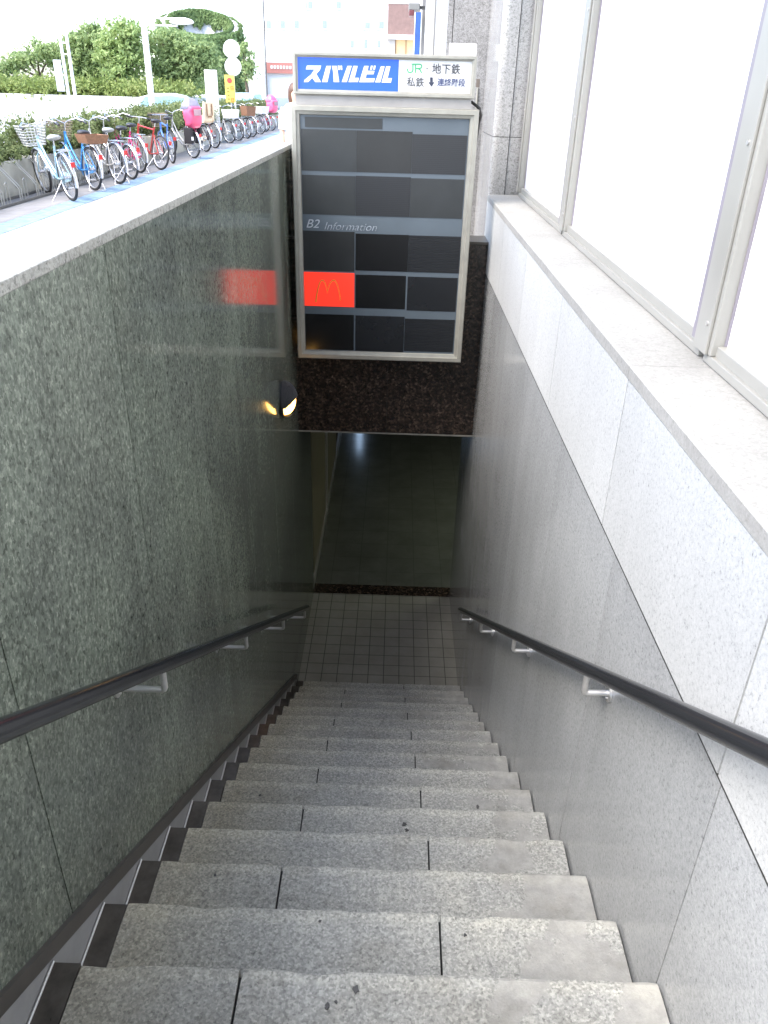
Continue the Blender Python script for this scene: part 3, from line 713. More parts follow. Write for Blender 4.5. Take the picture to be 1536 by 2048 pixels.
# ------------------------------------------------------------------ wall lamp
la = thing('wall_lamp', 'dark rounded wall lamp glowing amber on the left wall beside the opening', 'lamp', (X_L, 5.52, EYE-2.06))
def lamp_pt(th, ph, s=1.0):     # half egg on the wall: th from top, ph across
    return Vector((0.018+0.105*s*math.sin(th)*math.sin(ph), 0.10*s*math.sin(th)*math.cos(ph)*1.0, 0.14*s*math.cos(th)))
hood = MB(); lens = MB(); n, m = 72, 72
grid = [[lamp_pt(math.pi*i/n, math.pi*k/m) for k in range(m+1)] for i in range(n+1)]
lg = [[lamp_pt(math.pi*i/n, math.pi*k/m, 0.9) for k in range(m+1)] for i in range(n+1)]
def in_lens(p):
    z = p.z
    top = -0.035+0.9*max(0, p.x-0.05)
    return z < top and z > -0.118 and p.x > 0.03
for i in range(n):
    for k in range(m):
        q = [grid[i][k], grid[i+1][k], grid[i+1][k+1], grid[i][k+1]]
        c = sum(q, Vector())/4
        if in_lens(c): lens.add([lg[i][k], lg[i+1][k], lg[i+1][k+1], lg[i][k+1]], [(0, 1, 2, 3)], True)
        else: hood.add(q, [(0, 1, 2, 3)], True)
ho = hood.build('hood', plain('grey lamp hood', (0.075, 0.075, 0.08), 0.3, 0.2), la, local=True)
sm = ho.modifiers.new('thick', 'SOLIDIFY'); sm.thickness = 0.006
lens.build('lens', plain('amber lit lens', (1, 0.7, 0.3), 0.4, var=0.0, emit=(1.0, 0.52, 0.11), es=2.2), la, local=True)
mb = MB(); mb.tube([(0.0, 0, 0), (0.018, 0, 0)], 0.108, 28); bs = mb.build('base_plate', plain('black lamp base', (0.012, 0.012, 0.012), 0.4), la, local=True)
bs.scale = (1, 0.95, 1.3)

# ------------------------------------------------------------------ signs
YS = 6.20
def frame_ring(mb, x0, x1, z0, z1, w, y0, y1):
    # mitred picture-frame bars with a stepped profile
    prof = [(0, y1), (0, y0+0.006), (0.006, y0), (w*0.55, y0), (w*0.6, y0+0.012), (w*0.93, y0+0.016), (w, y0+0.03), (w, y1)]
    cor = [(x0, z0, 1, 1), (x1, z0, -1, 1), (x1, z1, -1, -1), (x0, z1, 1, -1)]
    vs = []; k = len(prof)
    for (x, z, sx, sz) in cor:
        for d, y in prof: vs.append((x+sx*d, y, z+sz*d))
    fs = []
    for c in range(4):
        c2 = (c+1) % 4
        for q in range(k-1): fs.append((c*k+q, c2*k+q, c2*k+q+1, c*k+q+1))
    mb.add(vs, fs)
def flat_poly(mb, polys, y0, y1):
    for p in polys: mb.prism(p, y0, y1)
def spx(cx0, cy0, sc, P, Y=YS):          # traced points (crop pixels) -> (x, z) on the sign face
    out = []
    for x, y in P:
        v = at(cx0+x*sc, cy0+y*sc, Y); out.append((v.x, v.z))
    return out
def ribbon(P, w):                         # thick polyline in (x, z)
    P = [Vector((a, b)) for a, b in P]; Lp = []; Rp = []
    for i, p in enumerate(P):
        t = (P[min(i+1, len(P)-1)]-P[max(i-1, 0)]).normalized(); nrm = Vector((-t.y, t.x))
        Lp.append(p+nrm*w/2); Rp.append(p-nrm*w/2)
    return [[tuple(Lp[i]), tuple(Lp[i+1]), tuple(Rp[i+1]), tuple(Rp[i])] for i in range(len(P)-1)]
def text_part(name, txt, rect, y, mat, parent, bold=0.0, shear=0.0, depth=0.002, space=1.0):
    cu = bpy.data.curves.new('lettering_curve', 'FONT'); cu.body = txt; cu.size = 1.0; cu.extrude = 0.01; cu.offset = bold; cu.shear = shear; cu.space_character = space
    cu.resolution_u = 4
    to = bpy.data.objects.new('lettering_tmp', cu); col.objects.link(to)
    dg = bpy.context.evaluated_depsgraph_get(); dg.update()
    me = bpy.data.meshes.new_from_object(to.evaluated_get(dg))
    bpy.data.objects.remove(to); bpy.data.curves.remove(cu)
    co = np.empty(len(me.vertices)*3, dtype=np.float32); me.vertices.foreach_get('co', co); co = co.reshape(-1, 3)
    lo, hi = co.min(0), co.max(0); x0, x1, z0, z1 = rect
    out = np.empty_like(co)
    off = origin_of(parent)
    out[:, 0] = x0+(co[:, 0]-lo[0])/(hi[0]-lo[0])*(x1-x0)-off.x
    out[:, 2] = z0+(co[:, 1]-lo[1])/(hi[1]-lo[1])*(z1-z0)-off.z
    out[:, 1] = y-(co[:, 2]-lo[2])/(hi[2]-lo[2])*depth-off.y
    me.vertices.foreach_set('co', out.ravel()); me.materials.clear(); me.materials.append(mat); me.update()
    me.name = name
    o = bpy.data.objects.new(name, me); col.objects.link(o); o.parent = parent
    return o

# directory board
db = thing('directory_board', 'tall aluminium framed building directory with dark tenant panels and one red panel', 'sign', (-0.115, YS, EYE-1.95))
DX0, DX1, DZ0, DZ1 = -0.787, 0.556, EYE-1.95, EYE-0.10
mb = MB(); frame_ring(mb, DX0, DX1, DZ0, DZ1, 0.062, YS, YS+0.2); fr = mb.build('frame', MAT['alu'], db)
mb = MB(); mb.box(DX0+0.004, DX1-0.004, YS+0.2, YS+0.235, DZ0+0.004, DZ1-0.004); mb.build('back_box', MAT['alu'], db)
mb = MB()
for x in (-0.6, 0.37): mb.box(x-0.03, x+0.03, YS+0.236, YS+0.30, DZ0+0.2, DZ0+0.9)
build_each(mb, 'mount_bracket', MAT['gutter'], db)
IX0, IX1 = DX0+0.06, DX1-0.06
mb = MB(); mb.box(IX0, IX1, YS+0.034, YS+0.05, DZ0+0.05, DZ1-0.05); mb.build('backing_panel', plain('blue grey backing panel', (0.092, 0.115, 0.135), 0.22, var=0.1, scale=2), db)
def zrow(y): return at(770, y, YS).z
def xcol(u): return IX0+(IX1-IX0)*u
C1, C2 = 0.332, 0.668
tone = {'a': (0.030, 0.034, 0.036), 'b': (0.022, 0.024, 0.025), 'c': (0.012, 0.0135, 0.016), 'd': (0.0065, 0.007, 0.008)}
tm = {}
for k_, c in tone.items(): tm[k_] = plain('charcoal tenant panel '+k_, c, 0.2, var=0.12, scale=3)
def lined(name, c):
    m, nt, N, L, B = new_mat(name)
    tc = N.new('ShaderNodeTexCoord'); w = N.new('ShaderNodeTexWave'); w.bands_direction = 'Z'; w.inputs['Scale'].default_value = 24; w.inputs['Distortion'].default_value = 1.0
    L.new(tc.outputs['Object'], w.inputs['Vector'])
    r = ramp(N, [(0.2, tuple(x*0.92 for x in c)), (0.8, tuple(x*1.15 for x in c))]); L.new(w.outputs['Fac'], r.inputs['Fac']); L.new(r.outputs['Color'], B.inputs['Base Color'])
    B.inputs['Roughness'].default_value = 0.24
    return m
tm['l'] = lined('finely lined charcoal panel', (0.02, 0.022, 0.025)); tm['k'] = lined('finely lined black panel', (0.012, 0.0135, 0.016))
cells = [(0.03, 0.487, 238, 259, 'a', 0.0035), (0.005, 0.334, 262.5, 346.5, 'a', 0.002), (0.335, 0.667, 262.5, 346.5, 'b', 0.002), (0.668, 0.992, 267, 346.5, 'l', 0.002),
         (0.005, 0.331, 355, 434, 'a', 0.002), (0.332, 0.667, 354, 434, 'l', 0.003), (0.668, 0.992, 355.5, 434.5, 'a', 0.002),
         (0.003, 0.327, 467, 547, 'b', 0.002), (0.333, 0.667, 470, 544, 'd', 0.002), (0.668, 0.995, 470.5, 544, 'k', 0.0025),
         (0.335, 0.660, 552.5, 619.5, 'd', 0.002), (0.671, 0.992, 553.5, 621.5, 'c', 0.002),
         (0.004, 0.326, 634, 705, 'd', 0.002), (0.336, 0.660, 634.5, 705.5, 'c', 0.0025), (0.663, 0.992, 638, 703, 'k', 0.002)]
for u0, u1, ya, yb, k_, dp in cells:
    mb = MB(); mb.box(xcol(u0), xcol(u1), YS+0.034-dp, YS+0.0338, zrow(yb), zrow(ya))
    mb.build('tenant_panel', tm[k_], db)
mb = MB(); mb.box(xcol(0.003), xcol(0.327), YS+0.0295, YS+0.0338, zrow(618), zrow(550)); 
rp_ = mb.build('red_panel', plain('backlit red panel', (0.85, 0.035, 0.02), 0.3, var=0.03, emit=(1.0, 0.045, 0.02), es=0.12), db)
# emblem: two joined arches in yellow outline, faint lettering line beneath
def emb(P): return spx(600, 540, 1.0, P)
mb = MB()
wA = 0.009
def arch(x0, xm, x1, y0, yt, y1):
    pts = []
    for i in range(13):
        t = i/12; x = x0+(xm-x0)*(t**1.25); y = y0+(yt-y0)*math.sin(t*math.pi/2)
        pts.append((x, y))
    for i in range(1, 13):
        t = i/12; x = xm+(x1-xm)*(1-(1-t)**1.25); y = yt+(y1-yt)*(1-math.cos(t*math.pi/2))
        pts.append((x, y))
    return emb(pts)
for a in (arch(31, 44, 54, 66, 22, 48), arch(54, 67, 80, 48, 22, 62)):
    for q in ribbon(a, wA): mb.prism(q, YS+0.0275, YS+0.0292)
mb.build('emblem', plain('yellow emblem', (0.50, 0.26, 0.02), 0.4, var=0.03), rp_)
mb = MB()
for a in (arch(33, 44, 54, 64, 24, 49), arch(54, 67, 79, 49, 24, 60)):
    for q in ribbon(a, wA*0.4): mb.prism(q, YS+0.0262, YS+0.0273)
mb.build('emblem_core', plain('red emblem core', (0.80, 0.06, 0.02), 0.4, var=0.03, emit=(1.0, 0.06, 0.02), es=0.2), rp_)
vv = at(612, 462, YS); v2 = at(640, 444, YS)
white_txt = plain('pale sign lettering', (0.36, 0.39, 0.42), 0.4, var=0.15, scale=30)
text_part('lettering', 'B2', (at(612, 455, YS).x, at(639, 455, YS).x, zrow(461), zrow(444)), YS+0.0335, white_txt, db, 0.0, 0.32)
text_part('lettering', 'Information', (at(648, 455, YS).x, at(754, 455, YS).x, zrow(464), zrow(449)), YS+0.0335, plain('faded sign lettering', (0.24, 0.27, 0.30), 0.4, var=0.5, scale=40), db, -0.006, 0.32)

# upper direction box
ub = thing('direction_sign', 'low aluminium light box, half blue half white, on top of the directory board', 'sign', (-0.115, YS, DZ1))
UX0, UX1, UZ0, UZ1 = -0.764, 0.515, EYE-0.035, EYE+0.228
mb = MB(); frame_ring(mb, UX0, UX1, UZ0, UZ1, 0.036, YS-0.002, YS+0.2); mb.box(UX0+0.004, UX1-0.004, YS+0.19, YS+0.225, UZ0+0.003, UZ1-0.003); mb.build('frame', MAT['alu'], ub)
mb = MB(); mb.box(UX0+0.012, UX1-0.02, YS+0.02, YS+0.21, DZ1+0.001, UZ0-0.001); mb.build('plinth', plain('grey metal plinth', (0.30, 0.288, 0.272), 0.45, var=0.1), ub)
yb = YS+0.02
XM = at(797, 150, YS).x
mb = MB(); mb.box(UX0+0.03, XM, yb, yb+0.02, UZ0+0.03, UZ1-0.03); bp_ = mb.build('blue_panel', plain('blue sign face', (0.018, 0.085, 0.62), 0.3, var=0.05, emit=(0.02, 0.10, 0.7), es=0.10), ub)
mb = MB(); mb.box(XM+0.0005, UX1-0.03, yb, yb+0.02, UZ0+0.03, UZ1-0.03); wp_ = mb.build('white_panel', plain('white sign face', (0.60, 0.605, 0.61), 0.3, var=0.02), ub)
S3 = 420/1536
kana = [[(195, 150), (300, 150), (290, 182), (264, 212), (298, 271), (256, 271), (234, 240), (204, 271), (172, 271), (178, 254), (226, 215), (250, 178), (186, 178)],
        [(338, 152), (372, 152), (345, 271), (305, 271)], [(378, 152), (414, 152), (420, 190), (432, 271), (391, 271), (388, 200)], [(421, 150), (434, 150), (437, 182), (424, 182)], [(440, 150), (452, 150), (455, 182), (443, 182)],
        [(492, 152), (523, 152), (488, 271), (450, 271)], [(536, 152), (568, 152), (545, 240), (577, 240), (569, 271), (500, 271)],
        [(615, 152), (648, 152), (640, 188), (692, 188), (684, 214), (633, 214), (626, 243), (694, 243), (686, 272), (578, 272)], [(664, 150), (678, 150), (672, 180), (658, 180)], [(686, 150), (700, 150), (694, 180), (680, 180)],
        [(738, 155), (766, 155), (733, 273), (695, 273)], [(776, 155), (808, 155), (787, 242), (819, 242), (811, 275), (742, 275)]]
mb = MB()
wt = plain('white sign lettering', (0.66, 0.665, 0.67), 0.35, var=0.02)
for p in kana: mb.prism(spx(560, 90, S3, p), yb-0.002, yb-0.0002)
mb.build('lettering', wt, bp_)
mb = MB(); gr = plain('green sign emblem', (0.05, 0.36, 0.15), 0.35, var=0.03)
J = [(962, 140), (972, 140), (972, 180), (968, 194), (956, 201), (942, 200), (934, 190), (932, 172)]
R1 = [(972, 140), (1024, 140), (1035, 146), (1037, 158), (1030, 168), (1018, 171), (994, 171)]
R2 = [(1008, 170), (1022, 178), (1037, 204)]; R3 = [(991, 141), (991, 203)]
for i_, s in enumerate((J, R1, R2, R3)):
    for q in ribbon(spx(560, 90, S3, s), 0.0078): mb.prism(q, yb-0.002-0.0003*i_, yb-0.0002)
mb.build('emblem', gr, wp_)
ink = plain('charcoal sign lettering', (0.06, 0.06, 0.065), 0.4, var=0.1); navy = plain('navy sign lettering', (0.04, 0.055, 0.14), 0.4, var=0.1)
def rect(x0, x1, y0, y1):
    a = at(560+x0*S3, 90+y1*S3, YS); b = at(560+x1*S3, 90+y0*S3, YS); return (a.x, b.x, a.z, b.z)
text_part('lettering', '地下鉄', rect(1112, 1322, 139, 209), yb-0.0003, ink, wp_, 0.012, 0, space=1.05)
text_part('lettering', '私鉄', rect(927, 1056, 236, 304), yb-0.0003, ink, wp_, 0.006, 0)
text_part('lettering', '連絡階段', rect(1150, 1358, 247, 300), yb-0.0003, navy, wp_, 0.012, 0)
mb = MB(); mb.prism(spx(560, 90, S3, [(1098, 236), (1118, 236), (1118, 272), (1131, 272), (1108, 306), (1085, 272), (1098, 272)]), yb-0.002, yb-0.0002); mb.build('down_arrow', plain('dark arrow', (0.03, 0.035, 0.06), 0.4), wp_)
mb = MB(); mb.prism(spx(560, 90, S3, [(1072, 168), (1081, 168), (1081, 178), (1072, 178)]), yb-0.002, yb-0.0002); mb.build('dot', ink, wp_)
mb = MB(); p0 = at(943, 204, YS+0.15); p1 = at(952, 211, YS+0.12); p2 = at(959, 217, YS+0.1); p3 = at(958, 245, YS+0.16)
mb.tube([p0, p1, p2, (p2+p3)/2+Vector((0.012, 0, 0)), p3, p3+Vector((-0.01, 0.1, -0.2))], 0.011, 8); mb.build('power_cable', plain('black cable', (0.03, 0.028, 0.026), 0.6), ub)

# ------------------------------------------------------------------ bicycles
TYRE = plain('black tyre rubber', (0.025, 0.025, 0.027), 0.7, var=0.2); RIM = plain('aluminium rim', (0.62, 0.62, 0.63), 0.3, 0.8, var=0.05)
CHROME = plain('chrome fittings', (0.6, 0.6, 0.62), 0.22, 0.9, var=0.05); BLK = plain('black plastic', (0.03, 0.03, 0.035), 0.5)
REDL = plain('red reflector', (0.55, 0.03, 0.03), 0.25)
WR, WB = 0.335, 1.08
def wheel_part(root, x, R):
    mb = MB(); c = Vector((x, 0, R))
    mb.tube([c+Vector((0, -0.045, 0)), c+Vector((0, 0.045, 0))], 0.022, 10)
    for k in range(20):
        a = 2*math.pi*k/20; s = 0.03*(1 if k % 2 else -1)
        mb.tube([c+Vector((0.02*math.cos(a+0.9), s, 0.02*math.sin(a+0.9))), c+Vector(((R-0.035)*math.cos(a), 0, (R-0.035)*math.sin(a)))], 0.0019, 3, False)
    w = mb.build('wheel', CHROME, root, local=True, fix=False)
    mb = MB(); mb.ring(c, (0, 1, 0), R-0.021, 0.022, 40, 8); mb.build('tyre', TYRE, w, local=True, fix=False)
    mb = MB(); mb.ring(c, (0, 1, 0), R-0.042, 0.011, 40, 6, rx=0.015); mb.build('rim', RIM, w, local=True, fix=False)
def bicycle(label, p, ang, colour, lean=0.05, R=WR, basket=None, rear=None, guards=True, stand=True, name='parked_bicycle', sport=False, saddle=None, child=None, pannier=False, rain=None):
    root = thing(name, label, 'bicycle', (p.x, p.y, p.z), ang, 'bicycles parked in a row along the planter')
    root.rotation_euler = (lean, 0, ang)
    fm = plain('bicycle frame paint', colour, 0.3, 0.15, var=0.05)
    bb = Vector((0.43, 0, 0.29)); sv = lambda x, z: Vector((x, 0, z))
    seat_top = sv(0.22, 0.76 if not sport else 0.82); head_t, head_b = sv(0.86, 0.86), sv(0.90, 0.66)
    mb = MB()
    mb.tube([bb, seat_top], 0.016, 10)
    if sport:
        mb.tube([head_b, bb], 0.021, 10); mb.tube([head_t-Vector((0, 0, 0.04)), seat_top-Vector((-0.02, 0, 0.06))], 0.017, 10)
    else:
        mb.tube([head_b+Vector((0, 0, -0.01)), sv(0.70, 0.44), sv(0.53, 0.32), bb], 0.022, 10)
        mb.tube([head_t-Vector((0, 0, 0.05)), sv(0.68, 0.58), sv(0.50, 0.42), sv(0.41, 0.36)], 0.014, 10)
    mb.tube([head_t, head_b], 0.021, 10)
    for s in (-1, 1):
        mb.tube([sv(0.24, 0.66), Vector((0.12, s*0.05, 0.5)), Vector((0, s*0.06, R))], 0.009, 8)
        mb.tube([bb, Vector((0.2, s*0.05, 0.30)), Vector((0, s*0.06, R))], 0.010, 8)
        mb.tube([head_b, Vector((0.95, s*0.05, 0.58)), Vector((WB, s*0.05, R))], 0.011, 8)
    mb.build('frame', fm, root, local=True)
    wheel_part(root, 0, R); wheel_part(root, WB, R)
    if guards:
        for x, a0, a1 in ((0, math.radians(-100), math.radians(100)), (WB, math.radians(-60), math.radians(80))):
            mb = MB(); n = 22; vs = []; fs = []
            for i in range(n+1):
                a = math.pi/2-(a0+(a1-a0)*i/n)*(1) ; rr = R+0.018
                if x == 0: a = math.radians(200)-(math.radians(165))*i/n
                else: a = math.radians(175)-(math.radians(130))*i/n
                cx, cz = x+rr*math.cos(a), R+rr*math.sin(a)
                for q, (dy, dr) in enumerate(((-0.028, -0.014), (-0.018, 0.0), (0, 0.005), (0.018, 0.0), (0.028, -0.014))):
                    vs.append((cx+dr*math.cos(a), dy, cz+dr*math.sin(a)))
            for i in range(n):
                for q in range(4): fs.append((i*5+q, i*5+q+1, (i+1)*5+q+1, (i+1)*5+q))
            mb.add(vs, fs, True); mb.build('mudguard', CHROME if guards is True else fm, root, local=True)
    mb = MB()
    hb = sv(0.83, 0.98)
    mb.tube([head_t, hb], 0.012, 8)
    if sport: mb.tube([(0.84, -0.27, 0.97), (0.86, -0.1, 0.98), hb, (0.86, 0.1, 0.98), (0.84, 0.27, 0.97)], 0.012, 8)
    else: mb.tube([(0.60, -0.27, 1.0), (0.68, -0.27, 1.03), (0.80, -0.2, 1.06), (0.87, -0.08, 1.02), hb, (0.87, 0.08, 1.02), (0.80, 0.2, 1.06), (0.68, 0.27, 1.03), (0.60, 0.27, 1.0)], 0.011, 8)
    hbar = mb.build('handlebar', CHROME, root, local=True)
    mb = MB()
    for s in (-1, 1):
        if sport: mb.tube([(0.845, s*0.19, 0.972), (0.838, s*0.29, 0.968)], 0.017, 8)
        else: mb.tube([(0.70, s*0.268, 1.026), (0.575, s*0.27, 0.992)], 0.017, 8)
    build_each(mb, 'grip', BLK, hbar, local=True)
    mb = MB()
    mb.tube([seat_top, seat_top+Vector((-0.015, 0, 0.07))], 0.012, 8); mb.build('seat_post', CHROME, root, local=True)
    mb = MB(); st = seat_top+Vector((-0.03, 0, 0.11))
    def sad(q):
        t = (q.x+0.14)/0.28
        w = 0.115*max(0.0, 1-t)**0.8+0.028
        return Vector((q.x, q.y/0.1*w, q.z+0.03*(t-0.5)**2))
    mb.ellipsoid(st, (0.14, 0.1, 0.042), 16, 8, sad); mb.build('saddle', saddle or BLK, root, local=True)
    mb = MB(); mb.disc((0.43, -0.055, 0.29), (0, 1, 0), 0.085, 0.006, 20); mb.tube([(0.43, -0.07, 0.29), (0.36, -0.08, 0.14)], 0.010, 6); mb.tube([(0.43, 0.06, 0.29), (0.50, 0.07, 0.44)], 0.010, 6)
    mb.box(0.30, 0.40, -0.17, -0.08, 0.13, 0.15); mb.box(0.46, 0.56, 0.075, 0.165, 0.43, 0.45); mb.build('crank', CHROME, root, local=True)
    mb = MB(); n = 12   # chain case
    pts = [(0.43+0.1*math.cos(a), 0.29+0.1*math.sin(a)) for a in np.linspace(-1.4, 1.4, n)]+[(0.0, R+0.05), (-0.03, R), (0.0, R-0.05)]
    mb.prism([(x, z) for x, z in pts], -0.052, -0.046)
    if not sport: mb.build('chain_case', fm if guards else BLK, root, local=True)
    if stand:
        mb = MB()
        mb.tube([(0.02, -0.05, R-0.02), (-0.10, -0.14, 0.012), (-0.16, -0.10, 0.008), (-0.16, 0.10, 0.008), (-0.10, 0.14, 0.012), (0.02, 0.05, R-0.02)], 0.007, 6)
        mb.build('stand', CHROME, root, local=True)
    else:
        mb = MB(); mb.tube([(0.12, 0.05, R-0.05), (0.10, 0.28, 0.012)], 0.007, 6); mb.build('kickstand', CHROME, root, local=True)
    if not sport:
        mb = MB()
        for y in (-0.06, 0.06): mb.tube([(0.2, y*0.6, 0.70), (0.05, y, 0.715), (-0.26, y, 0.715)], 0.006, 6); mb.tube([(-0.15, y, 0.715), (0.0, y*1.1, R)], 0.005, 6)
        for x in (0.02, -0.08, -0.17, -0.26): mb.tube([(x, -0.06, 0.715), (x, 0.06, 0.715)], 0.006, 6)
        mb.build('carrier', CHROME, root, local=True)
    mb = MB(); mb.box(-0.385, -0.36, -0.03, 0.03, 0.50, 0.57, 0.006); mb.build('reflector', REDL, root, local=True)
    def wire_basket(name, x0, x1, w0, w1, z0, z1, mat, solid=False):
        mb = MB()
        if solid:
            th = 0.008
            for a in range(4):
                pass
            P0 = [(x0+0.02, -w0), (x1-0.03, -w0), (x1-0.03, w0), (x0+0.02, w0)]; P1 = [(x0, -w1), (x1, -w1), (x1, w1), (x0, w1)]
            vs = [(x, y, z0) for x, y in P0]+[(x, y, z1) for x, y in P1]+[(x*0.97+0.03*(x0+x1)/2, y*0.94, z1) for x, y in P1]+[(x*0.97+0.03*(x0+x1)/2, y*0.94, z0+0.01) for x, y in P0]
            fs = [(0, 1, 2, 3), (12, 15, 14, 13)]+[(i, (i+1) % 4, (i+1) % 4+4, i+4) for i in range(4)]+[(i+4, (i+1) % 4+4, (i+1) % 4+8, i+8) for i in range(4)]+[(i+8, (i+1) % 4+8, (i+1) % 4+12, i+12) for i in range(4)]
            mb.add(vs, fs)
        else:
            nz = 7
            for i in range(nz+1):
                t = i/nz; z = z0+(z1-z0)*t; w = w0+(w1-w0)*t; xa, xb = x0+0.03*(1-t), x1-0.04*(1-t)
                mb.tube([(xa, -w, z), (xb, -w, z), (xb, w, z), (xa, w, z), (xa, -w, z)], 0.0055 if i < nz else 0.009, 5, False)
            for i in range(7):
                for s in (-1, 1):
                    x = x0+(x1-x0)*i/6; mb.tube([(x0+0.03+(x1-x0-0.07)*i/6, s*w0, z0), (x, s*w1, z1)], 0.0035, 4, False)
            for i in range(7):
                y = -1+2*i/6
                for (xa, xb) in ((x0, x0+0.03), (x1, x1-0.04)): mb.tube([(xb, y*w0, z0), (xa, y*w1, z1)], 0.0035, 4, False)
                mb.tube([(x0+0.03, y*w0, z0), (x1-0.04, y*w0, z0)], 0.0035, 4, False)
        mb.build(name, mat, root, local=True)
    if basket is not None: wire_basket('front_basket', 0.93, 1.28, 0.13, 0.19, 0.72, 1.0, basket[0], basket[1])
    if rear is not None: wire_basket('rear_basket', -0.34, 0.06, 0.16, 0.20, 0.73, 0.73+rear[2], rear[0], rear[1])
    if child is not None:
        mb = MB()
        mb.prism([(0.10, 0.74), (-0.02, 0.72), (-0.26, 0.73), (-0.32, 0.80), (-0.36, 1.22), (-0.29, 1.24), (-0.24, 0.92), (-0.02, 0.86), (0.08, 0.86)], -0.15, -0.13)
        mb.prism([(0.10, 0.74), (-0.02, 0.72), (-0.26, 0.73), (-0.32, 0.80), (-0.36, 1.22), (-0.29, 1.24), (-0.24, 0.92), (-0.02, 0.86), (0.08, 0.86)], 0.13, 0.15)
        mb.box(-0.26, 0.06, -0.13, 0.13, 0.73, 0.79, 0.01)
        mb.add([(-0.32, -0.13, 0.80), (-0.32, 0.13, 0.80), (-0.355, 0.13, 1.22), (-0.355, -0.13, 1.22), (-0.28, -0.13, 0.80), (-0.28, 0.13, 0.80), (-0.30, 0.13, 1.22), (-0.30, -0.13, 1.22)], [(0, 1, 2, 3), (4, 7, 6, 5), (3, 2, 6, 7), (0, 4, 5, 1)])
        cs_ = mb.build('child_seat', child, root, local=True)
        mb = MB(); mb.box(-0.364, -0.357, -0.09, -0.06, 0.90, 1.18); mb.box(-0.364, -0.357, 0.06, 0.09, 0.90, 1.18); mb.box(-0.364, -0.357, -0.06, 0.06, 0.86, 0.90); build_each(mb, 'seat_slot', plain('brown seat slots', (0.22, 0.12, 0.06), 0.6), cs_, local=True)
    if pannier:
        mb = MB(); mb.box(-0.22, 0.10, 0.09, 0.17, 0.34, 0.70, 0.02); mb.box(-0.22, 0.10, -0.17, -0.09, 0.34, 0.70, 0.02); pn = build_each(mb, 'pannier_bag', plain('black pannier fabric', (0.02, 0.018, 0.022), 0.7), root, local=True)
        for q_, sgn in zip(pn, (1, -1)):
            mb = MB(); mb.box(-0.226, -0.2205, sgn*0.10, sgn*0.16, 0.42, 0.50); mb.build('reflective_patch', MAT['white'], q_, local=True)
    if rain is not None:
        mb = MB()
        sq = lambda v_, r_: math.copysign(abs(v_/r_)**0.5, v_)*r_
        mb.ellipsoid((-0.10, 0, 0.93), (0.23, 0.20, 0.25), 24, 14, lambda q: Vector((sq(q.x, 0.23)*(0.86+0.14*q.z/0.25)+0.02*math.sin(q.z*30), sq(q.y, 0.20)*(0.88+0.12*q.z/0.25)+0.012*math.sin(q.z*41+q.x*9), sq(q.z, 0.25))))
        rc = mb.build('rain_cover', rain[0], root, local=True)
        mb = MB(); mb.ellipsoid((-0.05, 0, 1.17), (0.20, 0.19, 0.17), 20, 12, lambda q: Vector((sq(q.x, 0.20)*(1-0.45*max(0, q.z)/0.17)+0.01*math.sin(q.z*50), sq(q.y, 0.19)*(1-0.35*max(0, q.z)/0.17), q.z))); mb.build('cover_hood', rain[1], rc, local=True)
        mb = MB(); mb.box(-0.345, -0.325, -0.10, 0.10, 0.96, 1.10, 0.008); mb.build('cover_window', plain('grey clear vinyl', (0.35, 0.22, 0.26), 0.2), rc, local=True)
    return root
WIRE = plain('silver basket wire', (0.62, 0.62, 0.60), 0.35, 0.5); WIREB = plain('brown basket wire', (0.20, 0.15, 0.10), 0.5); BROWN = plain('brown wicker basket', (0.22, 0.11, 0.06), 0.7, var=0.3, scale=40)
WHITEB = plain('white plastic basket', (0.66, 0.66, 0.64), 0.5); DARKB = plain('dark blue grey bag', (0.05, 0.06, 0.10), 0.7); MAROON = plain('maroon box', (0.14, 0.035, 0.055), 0.6)
CREAM = plain('cream plastic seat', (0.62, 0.50, 0.36), 0.5); PINKC = plain('pink vinyl cover', (0.70, 0.09, 0.19), 0.3); GREYC = plain('grey vinyl hood', (0.22, 0.21, 0.29), 0.35); PINK2 = plain('rose pink vinyl cover', (0.80, 0.14, 0.27), 0.3)
GREYSAD = plain('grey topped saddle', (0.32, 0.32, 0.31), 0.4)
ANG = math.atan2(0.66, -0.75)
def spot(x, y): return onZ(x, y, 0.006)
